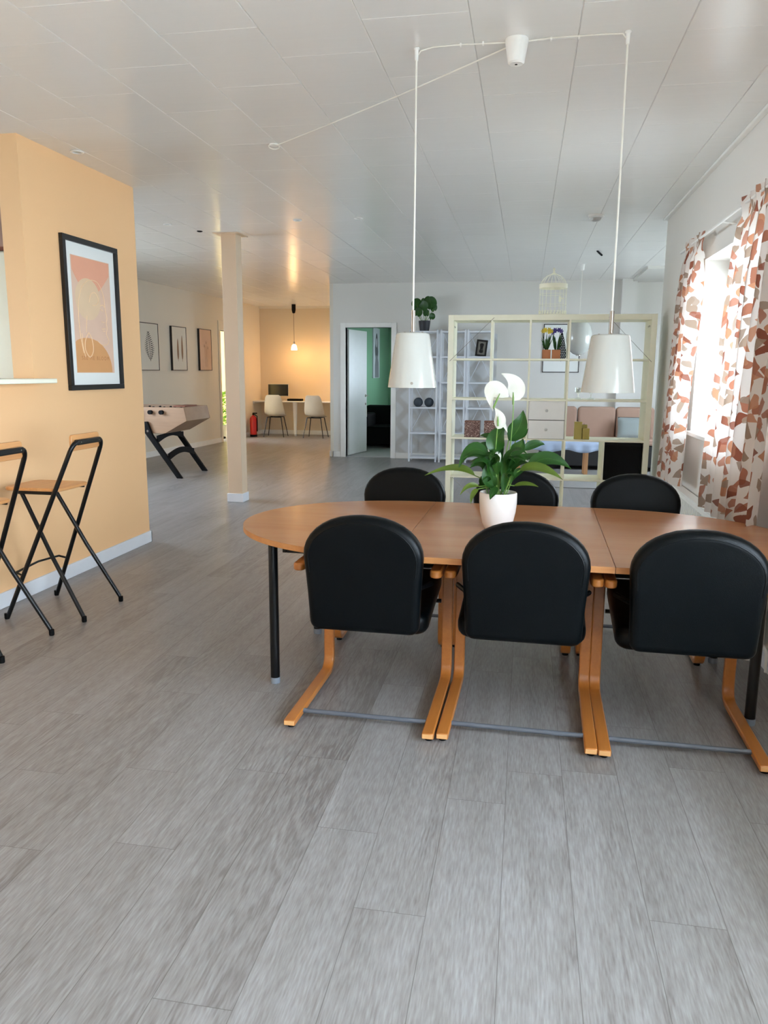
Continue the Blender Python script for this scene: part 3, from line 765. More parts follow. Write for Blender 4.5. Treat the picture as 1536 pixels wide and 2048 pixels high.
cable([(-.045, .0, H-.012), (-.15, .008, H-.007), (-.25, .004, H-.006), (-.38, .012, H-.006), (-.435, .018, H-.016), (-.454, .02, H-.04)])
cable([(.045, .0, H-.012), (.16, -.004, H-.006), (.28, -.006, H-.007), (.40, -.004, H-.006), (.455, -.006, H-.010), (.477, -.010, H-.04)])
cable([(-.04, .03, H-.02), (-.6, .52, H-.028), (-1.1, .96, H-.022), (-1.565, 1.37, H-.012)], 'long_cable')
for x in (-.15, -.25, .15, .27): MB().box(x-.004, x+.004, -.006, .012, H-.014, H-.002).build('cable_clip', M_white, rose)
hook = thing('cable_hook', 'white cable loop screwed to the ceiling away from the pendants', 'hook', (-1.689, 5.185, H))
MB().lathe([(0, -.001), (.03, -.001), (.028, -.008), (0, -.01)], n=20).build('base', M_white, hook)
MB().tube([(.035*math.cos(a), .03*math.sin(a), -.016-.008*math.sin(a)) for a in [2*PI*i/16 for i in range(16)]], .0035, 6, closed=True).build('loop', M_cord, hook)

# ceiling spots, detector
def spot(x, y, label, r=.045, m=M_white, g='recessed ceiling spots'):
    t = thing('ceiling_spot', label, 'spotlight', (x, y, H), 0, g)
    MB().open_lathe([(r, -.001), (r*1.02, -.006), (r*.75, -.009), (r*.68, -.002)], n=24).build('ring', m, t)
    MB().lathe([(0, -.003), (r*.7, -.003), (r*.7, -.001), (0, -.001)], n=20).build('lens', M_glass2 if m is M_white else M_matte_black, t)
    return t
spot(-3.078, 5.145, 'white recessed ceiling spot close above the apricot wall')
spot(-3.662, 7.722, 'white recessed ceiling spot left of the column, furthest left in the row')
spot(-2.283, 7.708, 'white recessed ceiling spot just right of the column')
spot(-1.665, 7.696, 'white recessed ceiling spot in mid ceiling, rightmost of the row')
spot(-3.5, 8.15, 'small black ceiling fitting touching the column head', .03, M_matte_black, None)
sd = thing('smoke_detector', 'round white smoke detector on the ceiling before the shelving unit', 'smoke detector', (.586, 7.876, H))
MB().lathe([(0, -.001), (.075, -.001), (.075, -.018), (.062, -.028), (0, -.028)], n=32).build('housing', M_white, sd)
MB().lathe([(0, -.029), (.05, -.029), (.042, -.05), (.02, -.06), (0, -.06)], n=24).build('sensor_grille', M_silver, sd)
tag(MB().tube([(.79, 10.1, H-.004), (.82, 10.2, H-.012), (.86, 10.28, H-.03)], .012, 8).build('ceiling_hook', M_matte_black), 'small black hook on the ceiling above the sofa corner', 'hook')

# ------------------------------------------------------------------ poster on the apricot wall
def poster():
    t = thing('framed_poster', 'large black framed poster of a line drawn face on the apricot wall', 'picture', (-3.225, 5.46, 1.887))
    w, h, b = .372, .540, .038   # half sizes
    MB().box(0.001, .03, -w, w, h-b, h).box(.001, .03, -w, w, -h, -h+b).box(.001, .03, -w, -w+b, -h+b, h-b).box(.001, .03, w-b, w, -h+b, h-b).build('frame', M_frame_black, t, bev=.002)
    MB().box(.004, .010, -w+b, w-b, -h+b, h-b).build('mount', M_mount, t, smooth=False)
    pw, ph0, ph1 = .262, -.415, .415
    pr = MB().box(.0101, .0106, -pw, pw, ph0, ph1).build('print', mat('blush_print', rgb(230, 196, 172), rough=.8), t, smooth=False)
    def flat(poly, m, name, x=.0110):
        k = len(poly); return MB().add([(x, p[0], p[1]) for p in poly], [tuple(range(k))]).build(name, m, pr, smooth=False)
    top = [(-pw+.01, ph1-.004)]+[(-pw+.01+.5*(i/20), ph1-.10-.16*math.sin(PI*(i/20)**.9)) for i in range(21)]+[(pw-.01, ph1-.004)]
    flat(top, mat('coral_print', rgb(236, 172, 142), rough=.8), 'coral_shape')
    bot = [(-pw+.004, ph0+.004)]+[(-pw+.004, ph0+.22)]+[(-.10+.33*math.sin(a), ph0+.02+.235*math.cos(a)) for a in [math.radians(x) for x in range(-25, 86, 6)]]+[(pw-.03, ph0+.004)]
    flat(bot, mat('ochre_print', rgb(222, 164, 108), rough=.8), 'ochre_shape')
    halo = [(-.06+.17*math.cos(a), .12+.15*math.sin(a)) for a in [2*PI*i/40 for i in range(40)]]
    flat(halo, mat('sand_print', rgb(232, 202, 166), rough=.8), 'sand_shape', .0112)
    ML = mat('pale_line_print', rgb(248, 214, 172), rough=.8)
    L = MB()
    def line(pts, r=.0028):
        P = []
        for i in range(len(pts)-1):
            for k in range(5):
                t_ = k/5; p0 = pts[max(i-1, 0)]; p1 = pts[i]; p2 = pts[i+1]; p3 = pts[min(i+2, len(pts)-1)]
                P.append(tuple(.5*((2*p1[j])+(-p0[j]+p2[j])*t_+(2*p0[j]-5*p1[j]+4*p2[j]-p3[j])*t_**2+(-p0[j]+3*p1[j]-3*p2[j]+p3[j])*t_**3) for j in (0, 1)))
        P.append(pts[-1]); L.tube([(.0118, p[0], p[1]) for p in P], r, 5)
    line([(-.14, .20), (-.05, .255), (.06, .26), (.12, .22), (.16, .15), (.17, .06), (.19, .0), (.175, -.04), (.185, -.08), (.17, -.12), (.20, -.17), (.17, -.20), (.10, -.205), (.03, -.175)])
    line([(-.05, .10), (-.02, .16), (.04, .175), (.08, .13), (.05, .09), (-.01, .08)])
    line([(-.14, .20), (-.19, .10), (-.20, -.02), (-.19, -.15), (-.16, -.27)])
    line([(-.09, .0), (-.10, -.06), (-.11, -.12)])
    line([(-.08, -.12), (-.13, -.18), (-.135, -.25), (-.08, -.30), (-.03, -.25), (-.04, -.17), (-.08, -.12)], .0035)
    line([(-.17, -.13), (-.165, -.22), (-.14, -.30)])
    line([(.10, .085), (.14, .095), (.16, .08)]); line([(.10, .06), (.14, .05)]); line([(.11, -.03), (.15, -.035)]); line([(.11, -.085), (.16, -.08)]); line([(.12, -.10), (.15, -.10)])
    L.build('face_line_drawing', ML, pr)
    fc = bpy.data.curves.new('poster_text', 'FONT'); fc.body = 'SEE ME BLOOM'; fc.size = .040; fc.align_x = 'CENTER'; fc.space_character = 1.5
    fo = bpy.data.objects.new('poster_text_src', fc); C.objects.link(fo); bpy.context.view_layer.update()
    me = bpy.data.meshes.new_from_object(fo.evaluated_get(bpy.context.evaluated_depsgraph_get())); C.objects.unlink(fo); bpy.data.objects.remove(fo)
    me.materials.clear(); me.materials.append(mat('brown_print', rgb(190, 126, 76), rough=.8))
    to = bpy.data.objects.new('lettering', me); C.objects.link(to); to.parent = pr
    to.matrix_local = Matrix.Translation((.0116, .0, ph0+.095)) @ Matrix(((0, 0, 1, 0), (1, 0, 0, 0), (0, 1, 0, 0), (0, 0, 0, 1)))
poster()

# ------------------------------------------------------------------ pictures on the far left wall
def wall_picture(y0, y1, z0, z1, label, motif):
    ym = (y0+y1)/2; p = lw(ym, .001, (z0+z1)/2)
    t = thing('framed_print', label, 'picture', p, math.atan2(AB.y, AB.x)-PI/2, 'slim framed prints on the far left wall')
    w, h = (y1-y0)/2, (z1-z0)/2
    b = .012
    MB().box(0, .04, -w, w, h-b, h).box(0, .04, -w, w, -h, -h+b).box(0, .04, -w, -w+b, -h, h).box(0, .04, w-b, w, -h, h).build('frame', M_frame_black, t)
    pr = MB().box(.002, .034, -w+b, w-b, -h+b, h-b).build('print', M_paper if motif != 'reed' else M_blush, t, smooth=False)
    X = .0346
    if motif == 'fern':
        mb = MB()
        mb.tube([(X, .02, -.24), (X, .0, 0), (X, -.03, .25)], .004, 5)
        for i in range(15):
            z = .24-i*.031; cx = -.03+.05*(i/15); ln = .03+.15*math.sin(PI*min(1, (i+1)/16)**1.35)
            for s in (-1, 1):
                a = (X, cx, z-.02); bpt = (X, cx+s*ln, z+.022); n_ = Vector((0, -.04, s*ln)).normalized()*.0078
                m1 = (Vector(a)+Vector(bpt))/2
                mb.add([a, m1+n_, bpt, m1-n_], [(0, 1, 2, 3)])
        mb.build('fern_motif', M_ink, pr, smooth=False)
    elif motif == 'feather':
        for cx, cz, hh, ww in ((-.06, -.01, .19, .035), (.11, .02, .22, .035)):
            mb = MB(); poly = [(X, cx+ww*math.sin(a)*(1-.3*math.cos(a)), cz+hh*math.cos(a)) for a in [2*PI*i/24 for i in range(24)]]
            mb.add(poly, [tuple(range(24))]); mb.tube([(X, cx, cz-hh-.03), (X, cx, cz+hh)], .003, 4); mb.build('feather_motif', M_feather, pr, smooth=False)
    else:
        mb = MB()
        for cx, top in ((-.05, .05), (.03, .12), (.10, .02)):
            mb.tube([(X, cx*.6, -.33), (X, cx, top)], .002, 4)
            for k in range(9):
                a = PI*k/8; mb.tube([(X, cx, top), (X, cx+.05*math.cos(a), top+.06*math.sin(a))], .0015, 3)
        mb.build('reed_motif', mat('pale_reed_ink', rgb(204, 170, 140), rough=.8), pr)
wall_picture(12.16, 12.79, 1.482, 2.277, 'slim framed print of a black fern leaf, half hidden by the apricot wall', 'fern')
wall_picture(13.28, 13.86, 1.484, 2.275, 'slim framed print of two brown feathers between the fern and reed prints', 'feather')
wall_picture(14.41, 14.96, 1.486, 2.287, 'slim framed print of pale reeds on blush paper nearest the doorway', 'reed')
p = lw(12.13, .02, 2.52)
gl = thing('wall_disc', 'pale round disc above the fern print, cut by the apricot wall', 'wall decoration', p)
MB().lathe([(0, 0), (.28, 0), (.29, .006), (.28, .014), (0, .014)], n=48).build('disc', M_warm_white, gl).matrix_local = Matrix.Rotation(PI/2, 4, 'Y')

# ------------------------------------------------------------------ table football
def foosball():
    t = thing('football_table', 'pale wood table football game on slanted black legs', 'game table', (-5.2, 10.4, 0))
    # profile in x,z ; runs along y
    def prof(inset=0):
        return [(-.78, .62), (.27, .62), (.60, .80), (.56, .985), (-.80, .985), (-.95, .80)]
    yn, yf = -.36, .46
    MB().prism(prof(), 1, yn, yn+.03).prism(prof(), 1, yf-.03, yf).build('side_panel', M_tan, t, bev=.004)
    MB().prism([(.27, .62), (.60, .80), (.56, .985), (.53, .985), (.57, .805), (.25, .645)], 1, yn+.03, yf-.03).build('end_panel', M_tan, t, bev=.004)
    MB().prism([(-.78, .62), (-.95, .80), (-.80, .985), (-.77, .985), (-.92, .80), (-.76, .645)], 1, yn+.03, yf-.03).build('end_panel', M_tan, t, bev=.004)
    MB().box(-.77, .27, yn+.03, yf-.03, .62, .64).build('bottom_panel', M_tan, t)
    MB().box(-.8, .52, yn+.03, yf-.03, .84, .85).build('playing_field', mat('green_pitch', rgb(60, 110, 70), rough=.6), t)
    # legs
    def legpoly(x): return [(x, .79), (x+.14, .79), (x+.20, .62), (x+.62-.12, 0), (x+.62-.22+.0, 0)]
    for yy in (yn-.045, yf-.005):
        for s, xx in ((1, -.10), (-1, .0)):
            if s == 1: poly = [(-.12, .775), (.03, .785), (.10, .60), (.52, 0), (.44, 0)]
            else: poly = [(-.40, .785), (-.55, .775), (-.94, 0), (-.86, 0), (-.47, .60)]
            l = MB().prism(poly, 1, yy, yy+.05).build('leg', M_matte_black, t, bev=.006)
            for bx, bz in (((-.075, .74), (.035, .655)) if s == 1 else ((-.50, .74), (-.54, .655))):
                MB().tube([(bx, yy-.004, bz), (bx, yy+.001, bz)], .016, 12).build('bolt', M_chrome, l)
    # arched cross panels between the two right legs
    for x0, z0, hh in ((.14, .52, .10), (.30, .28, .09)):
        arcp = [(yn, z0-.03), (yn, z0+hh-.03)]+[(yn+(yf-yn)*i/12, z0+hh-.03+.06*math.sin(PI*i/12)*(1 if hh < .1 else .2)) for i in range(1, 12)]+[(yf, z0+hh-.03), (yf, z0-.03)]+[(yf-(yf-yn)*i/12, z0-.03+.07*math.sin(PI*i/12)) for i in range(1, 12)]
        MB().prism(arcp, 0, x0, x0+.03).build('leg_brace', M_matte_black, t, bev=.004)
    # rods
    for k in range(8):
        x = .24-.165*k
        rd = MB().tube([(x, yn-.03, .915), (x, yf+.03, .915)], .008, 8).build('rod', M_chrome, t)
        MB().tube([(x, yn-.05, .915), (x, yn-.0, .915)], .03, 16).build('bearing', M_matte_black, rd)
        for j in range(3):
            y = yn+.2+j*.21; MB().box(x-.012, x+.012, y-.015, y+.015, .87, .975).build('figure', M_matte_black, rd, bev=.004)
    MB().box(.36, .54, yn+.1, yn+.5, .987, 1.005).build('score_counter', M_brown, t, bev=.003)
foosball()

# ------------------------------------------------------------------ alcove: desk, chairs, monitor...
dk = thing('wall_desk', 'long white desk along the back of the warm lit alcove', 'desk', (-4.8, 17.47, 0))
MB().box(-1.43, 1.41, -.27, .27, .775, .80).build('desktop', M_white, dk, bev=.003)
for x in (-.44, .45):
    l = MB().lathe([(.0, .0), (.032, 0), (.034, .04), (.052, .775), (0, .775)], (x, -.17, 0), 20).build('leg', M_white, dk)
    MB().lathe([(0, 0), (.036, 0), (.036, .04), (0, .04)], (x, -.17, .0005), 20).build('foot', M_silver, l)
MB().box(-1.43, -1.40, -.25, .25, .74, .775).build('wall_bracket', M_white, dk)
mn = thing('monitor', 'black computer monitor with silver frame standing on the alcove desk', 'monitor', (-5.715, 17.55, .80))
MB().box(-.25, .25, -.012, .02, .10, .385).build('casing', M_silver, mn, bev=.004)
MB().box(-.24, .24, -.016, -.0121, .112, .375).build('screen', M_screen, mn)
MB().box(-.02, .02, 0, .02, .01, .12).build('stand', M_silver, mn)
MB().box(-.11, .11, -.09, .07, 0, .012).build('base', M_silver, mn, bev=.004)
tag(MB().box(-5.46, -5.12, 17.4, 17.58, .8, .85).build('black_device', M_matte_black, bev=.006), 'flat black device lying on the desk between the two shell chairs', 'device')
tag(MB().lathe([(0, .8), (.045, .8), (.05, .82), (.05, .88), (.043, .9), (0, .9)], (-4.34, 17.35, 0), 20).build('black_cup', M_matte_black), 'small dark cup at the right end of the alcove desk', 'cup')
def make_shell_chair(loc, rz, label):
    t = thing('shell_chair', label, 'chair', loc, rz, 'cream shell chairs at the alcove desk')
    # shell: rows from top of back down and forward along the seat
    rows = [(-.20, .955, .135, .0), (-.205, .93, .175, .01), (-.20, .85, .20, .03), (-.19, .74, .215, .045), (-.175, .62, .235, .06), (-.14, .52, .24, .06), (-.08, .475, .235, .05), (.02, .462, .225, .035), (.12, .465, .22, .025), (.2, .462, .205, .02), (.23, .44, .19, .02)]
    vs = []; fs = []; n = 10
    for y, z, w, c in rows:
        for k in range(n+1):
            u = (k/n)*2-1; vs.append((u*w, y+c*u*u*(1 if z > .5 else .0), z+(c*u*u if z <= .52 else 0)))
    for i in range(len(rows)-1):
        for k in range(n): fs.append((i*(n+1)+k, i*(n+1)+k+1, (i+1)*(n+1)+k+1, (i+1)*(n+1)+k))
    MB().add(vs, fs).build('seat_shell', M_shell, t, ang=80, solid=.008, sub=1)
    MB().tube([(-.16, -.13, .45), (.16, -.13, .45), (.16, .14, .45), (-.16, .14, .45)], .009, 8, closed=True).build('under_frame', M_black, t)
    for sx in (-1, 1):
        for sy in (-1, 1):
            MB().tube([(sx*.16, sy*.13, .45), (sx*.235, sy*.20, .0)], [.011, .008], 10).build('leg', M_black, t)
    return t
sh = make_shell_chair((-5.62, 17.02, 0), math.radians(3), 'cream plastic shell chair in front of the black monitor')
dup(sh, (-4.66, 16.98, 0), math.radians(-3), 'cream plastic shell chair at the right of the alcove desk')
fe = thing('fire_extinguisher', 'red fire extinguisher on the floor beside the alcove desk', 'fire extinguisher', (-6.10, 16.86, 0))
MB().lathe([(0, .03), (.078, .03), (.08, .05), (.08, .40), (.065, .45), (.03, .475), (.022, .49), (0, .49)], n=24).build('cylinder', M_red, fe)
MB().lathe([(0, 0), (.082, 0), (.082, .05), (0, .05)], n=24).build('base_ring', M_matte_black, fe)
MB().lathe([(.0, .49), (.02, .49), (.02, .53), (0, .53)], n=12).box(-.01, .09, -.01, .01, .52, .545).build('valve_handle', M_matte_black, fe)
MB().tube([(.02, 0, .51), (.09, .0, .47), (.092, 0, .3), (.088, 0, .12)], .012, 8).build('hose', M_matte_black, fe)
for k, (x, lab) in enumerate(((-5.21, 'small lit glass pendant over the monitor end of the alcove desk'), (-4.25, 'small lit glass pendant half hidden by the white wall corner'))):
    t = thing('alcove_pendant', lab, 'lamp', (x, 17.2, 0), 0, 'lit glass pendants in the alcove')
    MB().lathe([(0, H), (.045, H), (.045, H-.12), (.03, H-.19), (0, H-.2)], n=20).build('canopy', M_matte_black, t)
    MB().tube([(0, 0, H-.19), (0, 0, 2.13)], .004, 6).build('cord', mat('brown_cord', rgb(90, 60, 40)), t)
    MB().lathe([(0, 2.08), (.02, 2.08), (.02, 2.14), (0, 2.14)], n=16).build('socket', M_nickel, t)
    MB().open_lathe([(.02, 2.085), (.05, 2.06), (.066, 1.99), (.07, 1.955), (.067, 1.955), (.046, 2.055), (.02, 2.08)], n=24).build('glass_shade', M_bulb, t)
    lamp('alcove_pendant_light', 'POINT', (x, 17.2, 1.93), 5.5, (1, .55, .22), .05)

# terrace plant
def bush():
    t = thing('potted_bush', 'bright green leafy bush in a cream pot seen through the far doorway', 'plant', (-6.78, 16.5, .004))
    MB().lathe([(0, 0), (.15, 0), (.19, .26), (.2, .28), (.17, .28), (.16, .22), (0, .22)], n=28).build('pot', M_cream, t)
    mb = MB(); uv = []; rnd = random.Random(11)
    for i in range(260):
        a = rnd.uniform(0, 2*PI); z = rnd.uniform(.25, .98); r = rnd.uniform(.0, .26)*(1-.45*(z-.25)/.75)
        p = Vector((r*math.cos(a), r*math.sin(a), z)); d = Vector((math.cos(a), math.sin(a), rnd.uniform(-.1, .9))).normalized()
        blade(mb, uv, p, p+d*.06+Vector((0, 0, .012)), p+d*.12, .045, up=Vector((rnd.uniform(-.5, .5), -.5, 1)), n=5)
    mb.uv = uv; o = mb.build('leaves', M_leaf_bright, t, ang=80); o['kind'] = 'stuff'
bush()
tag(MB().box(-6.72, -6.50, 16.05, 16.2, .004, .05).build('shoe', M_matte_black, bev=.02), 'small dark shoe on the sunny doorstep of the far doorway', 'shoe')

# ------------------------------------------------------------------ green room contents
gp = thing('portrait_print', 'grey portrait of a long haired woman on the green wall', 'picture', (-3.25, 16.78, 1.88))
MB().box(.001, .025, -.36, .36, -.53, .53).build('print', mat('pale_grey_photo', rgb(190, 194, 196)), gp)
MB().add([(.026, .13*math.sin(a)*(1.1+.4*(math.cos(a) < 0)), .12+.3*math.cos(a)) for a in [2*PI*i/24 for i in range(24)]], [tuple(range(24))]).build('hair_shape', mat('dark_grey_photo', rgb(84, 86, 88)), gp, smooth=False)
MB().add([(.0265, .07*math.sin(a), .22+.10*math.cos(a)) for a in [2*PI*i/20 for i in range(20)]], [tuple(range(20))]).build('face_shape', mat('light_grey_photo', rgb(206, 206, 206)), gp, smooth=False)
MB().add([(.0262, y, z) for y, z in ((-.2, -.52), (.26, -.52), (.22, -.2), (.1, -.05), (-.1, -.05), (-.2, -.25))], [tuple(range(6))]).build('dress_shape', mat('mid_grey_photo', rgb(120, 122, 124)), gp, smooth=False)
bs = thing('black_sofa', 'black sofa in the green room behind the open door', 'sofa', (-2.35, 15.3, .012))
MB().box(-.85, .75, -.55, .45, .06, .42).build('seat_base', M_matte_black, bs, bev=.03)
MB().box(-.85, .75, .25, .5, .3, .80).build('backrest', M_matte_black, bs, bev=.04)
MB().box(-.85, -.65, -.55, .5, .3, .66).build('armrest', M_matte_black, bs, bev=.04)
MB().prism([(-.55, .06), (-.55, .62), (.45, .74), (.45, .06)], 0, .50, .75).build('armrest', M_matte_black, bs, bev=.04)
for x in (-.8, .7): MB().box(x-.03, x+.03, -.5, -.44, 0, .06).build('foot', M_matte_black, bs)
tag(MB().box(-3.1, -3.05, 14.66, 14.70, .012, .14).build('door_stop', M_silver, bev=.004), 'small grey block on the side room floor before the black sofa', 'block')

# ------------------------------------------------------------------ tall narrow shelves on the far wall
SZ = [2.15, 1.745, 1.33, .915, .495, .085]
def make_tall_shelf(x0, x1, label, xb=True):
    t = thing('tall_shelf', label, 'shelf', ((x0+x1)/2, 12.97, 0), 0, 'narrow white shelves against the far wall')
    w = (x1-x0)/2; d = .16
    for sx in (-1, 1):
        for sy in (-1, 1):
            cx, cy = sx*(w-.014), sy*(d-.014)
            MB().box(cx-.014, cx+.014, cy-.014, cy+.014, 0, 2.17).build('post', M_grey_white, t, bev=.002)
    for z in SZ:
        MB().box(-w+.028, w-.028, -d, d, z-.028, z).build('shelf_board', M_grey_white, t, bev=.002)
    if xb:
        for a, b in ((2.12, 1.33), (1.33, .53)):
            MB().tube([(-w+.02, d+.003, a), (w-.02, d+.003, b)], .006, 6).tube([(w-.02, d+.004, a), (-w+.02, d+.004, b)], .006, 6).build('cross_brace', M_grey_white, t)
    return t
make_tall_shelf(-1.915, -1.44, 'narrow white shelf with the monstera on top, left of three')
make_tall_shelf(-1.405, -.985, 'narrow white shelf, middle of the three on the far wall')
make_tall_shelf(-.965, -.545, 'narrow white shelf holding the small photo frame, right of three')
for x, lab in ((-1.765, 'dark woven ball, left of the pair on the narrow shelf'), (-1.585, 'dark woven ball, right of the pair on the narrow shelf')):
    b = thing('decor_ball', lab, 'ball', (x, 12.9, .916), 0, 'dark decorative balls')
    MB().lathe([(0, 0)]+[(.075*math.sin(a), .075-.075*math.cos(a)) for a in [PI*i/12 for i in range(1, 12)]]+[(0, .15)], n=24).build('ball', mat('dark_woven', rgb(66, 74, 82), rough=.8, var=.3, scale=60, bump=1, bscale=90), b)
    MB().tube([(.076*math.cos(a), .02*math.sin(a), .075+.074*math.sin(a)) for a in [2*PI*i/24 for i in range(24)]], .003, 5, closed=True).build('band', M_black, b)
pf = thing('photo_frame', 'small ornate black photo frame leaning on the right narrow shelf', 'photo frame', (-.755, 12.92, 1.745))
Mp = Matrix.Rotation(math.radians(-8), 4, 'X') @ Matrix.Rotation(math.radians(6), 4, 'Y')
for nm, bx, m in (('frame', None, M_frame_black), ('photo', None, mat('grey_photo', rgb(120, 116, 108)))):
    if nm == 'frame': o = MB().box(-.09, .09, -.01, .01, 0, .03).box(-.09, .09, -.01, .01, .24, .27).box(-.09, -.06, -.01, .01, .03, .24).box(.06, .09, -.01, .01, .03, .24).build(nm, m, pf, bev=.003)
    else: o = MB().box(-.06, .06, -.004, .004, .03, .24).build(nm, m, pf)
    o.matrix_local = Mp
o = MB().add([(0.045*math.sin(a)*(1+.5*math.cos(2*a)), -.0045, .135+.08*math.cos(a)) for a in [2*PI*i/24 for i in range(24)]], [tuple(range(24))]).build('photo_figure', M_ink, pf, smooth=False); o.matrix_local = Mp
mo = thing('potted_monstera', 'round leaved green plant in a black pot on top of the narrow shelf', 'plant', (-1.685, 12.93, 2.15))
MB().lathe([(0, 0), (.075, 0), (.085, .06), (.098, .165), (.088, .168), (.084, .15), (0, .15)], n=28).build('pot', mat('charcoal_pot', rgb(44, 46, 52), rough=.5), mo)
mb = MB(); sm = MB(); uv = []
for x, y, z, s, ax in ((-.13, -.02, .44, .085, .9), (-.02, -.03, .40, .085, .2), (.10, -.02, .45, .10, -.3), (.14, .0, .38, .07, -.4), (-.10, -.05, .30, .07, .3), (.03, -.02, .29, .055, 0.), (.125, -.03, .235, .055, 0.), (-.03, .03, .47, .06, .3), (-.13, .02, .34, .05, .3), (.05, .02, .50, .06, .4)):
    c = Vector((x, y, z)); R_ = Matrix.Rotation(ax, 3, 'Y') @ Matrix.Rotation(.5*math.sin(x*30), 3, 'Z')
    base = len(mb.v); pts = []
    for i in range(20):
        a = 2*PI*i/20; r = s*(1-.28*math.sin(a)*0+.18*abs(math.cos(a))-.25*(1 if abs(a-PI/2) < .2 else 0))
        pts.append(c+R_ @ Vector((r*math.cos(a)*.85, .012*math.cos(2*a), r*math.sin(a)*-1)))
        uv.append((.5+.5*math.cos(a), .5+.5*math.sin(a)))
    pts.append(c+Vector((0, .01, 0))); uv.append((.5, .5))
    mb.add(pts, [(i, (i+1) % 20, 20) for i in range(20)])
    sm.tube([(x*.1, 0, .14), (x*.6, 0, z*.6), (x, y+.01, z-.02)], .004, 5)
mb.uv = uv; mb.build('leaves', M_leaf, mo, ang=80); sm.build('stems', M_stem, mo)

# ------------------------------------------------------------------ open cube shelving unit
XF, YF = .205, 7.65   # centre x, front y
def cube_shelf():
    t = thing('cube_shelving_unit', 'large cream white open cube shelving unit standing as a room divider', 'shelving unit', (XF, YF, 0))
    HW, TH, D, Z1 = .968, .052, .39, 2.037
    def b(name, x0, x1, z0, z1): return MB().box(x0, x1, 0, D, z0, z1).build(name, M_cream, t, bev=.002)
    b('side_panel', -HW, -HW+TH, 0, Z1); b('side_panel', HW-TH, HW, 0, Z1)
    b('top_panel', -HW+TH, HW-TH, Z1-TH, Z1); b('bottom_panel', -HW+TH, HW-TH, .02, .07)
    iw = (HW-TH); cw = 2*iw/5; rz = [1.985, 1.618, 1.234, .851, .466, .07]; th = .009
    for z in rz[1:5]: b('shelf_board', -iw, iw, z-th, z+th)
    cols = {1: (0, 1, 2), 2: (0, 1, 2), 3: (1, 2), 4: (0, 1, 2, 3), 5: (0, 1, 2, 3)}
    for r, cc in cols.items():
        for c in cc:
            x = -iw+cw*(c+1); b('divider', x-th, x+th, rz[r]+(th if r < 5 else 0), rz[r-1]-(th if r > 1 else 0))
    MB().tube([(-HW+.02, -.004, 1.60), (-iw+cw+.02, -.004, 2.01)], .0022, 6).build('tension_wire', M_nickel, t)
    MB().tube([(HW-.03, -.004, 1.60), (iw-cw*1.05, -.004, 2.01)], .0022, 6).build('tension_wire', M_nickel, t)
    MB().tube([(-HW+.07, -.004, .46), (-iw+cw*.75, -.004, .22)], .0025, 6).build('tension_wire', M_nickel, t)
    for s in (-1, 1):
        for yy in (.10, .18):
            MB().tube([(s*(iw-.0), yy, 1.93), (s*(iw-.003), yy, 1.93)], .008, 8).build('screw_hole', M_black, t)
    return cw, iw
CW, IW = cube_shelf()
def cell(c, r):   # c 0..4, r row 1..5 -> x centre, floor z
    rz = [1.985, 1.618, 1.234, .851, .466, .07]
    return XF-IW+CW*(c+.5), rz[r]+.009+.0005
x, z = cell(2, 3)
du = thing('drawer_insert', 'white two drawer insert in the middle of the cube shelving unit', 'drawers', (x, YF, z))
MB().box(-.172, .172, .005, .37, 0, .364).build('body', M_white, du, bev=.002)
for k in (0, 1):
    d = MB().box(-.170, .170, -.010, .0045, .003+k*.182, .179+k*.182).build('drawer', M_white, du, bev=.003)
    MB().lathe([(0, 0), (.011, 0), (.013, .012), (.010, .018), (0, .018)], n=14).build('knob', M_silver, d).matrix_local = Matrix.Translation((0, -.010, .092+k*.182)) @ Matrix.Rotation(PI/2, 4, 'X')
MB().box(-.1725, .1725, -.002, .004, .180, .184).build('drawer_gap', M_matte_black, du)
x, z = cell(4, 4)
bb = thing('storage_box', 'black storage box filling a lower cell of the cube shelving unit', 'box', (x, YF+.01, z))
MB().box(-.170, .170, 0, .36, 0, .350).build('box_body', M_matte_black, bb, bev=.006)
MB().box(-.173, .173, -.004, .36, .330, .357).build('box_lid', M_matte_black, bb, bev=.003)
zt = 1.618+.0095
def flowerpot(x, label, m, seed):
    t = thing('flower_pot', label, 'plant', (x, YF+.10, zt), 0, 'terracotta cube flower pots')
    MB().box(-.040, .040, -.04, .04, 0, .085).build('pot', M_terra, t, bev=.003)
    mb = MB(); uv = []; rnd = random.Random(seed)
    for i in range(26):
        a = rnd.uniform(0, 2*PI); r = rnd.uniform(.02, .06); hh = rnd.uniform(.14, .25)
        p = Vector((.012*math.cos(a), .012*math.sin(a), .08))
        blade(mb, uv, p, p+Vector((r*.4*math.cos(a), r*.4*math.sin(a), (hh-.08)*.6)), Vector((r*math.cos(a), r*math.sin(a), hh)), .008, n=4)
    mb.uv = uv; mb.build('leaves', M_leaf, t)
    for i in range(6):
        a = 2*PI*i/6; c = Vector((.038*math.cos(a), .03*math.sin(a), .245+.03*rnd.random()))
        f = MB()
        for k in range(6):
            an = PI/3*k; dx = Vector((math.cos(an), math.sin(an)*.3, math.sin(an)))
            s = Vector((-dx.z, 0, dx.x)); f.add([c, c+dx*.014+s*.007, c+dx*.026, c+dx*.014-s*.007], [(0, 1, 2, 3)])
        f.build('flower', m, t, smooth=False, solid=.002)
flowerpot(.180, 'small cube pot of yellow flowers on the cube shelving unit', M_yellow, 1)
flowerpot(.272, 'small cube pot of purple flowers on the cube shelving unit', M_purple, 2)
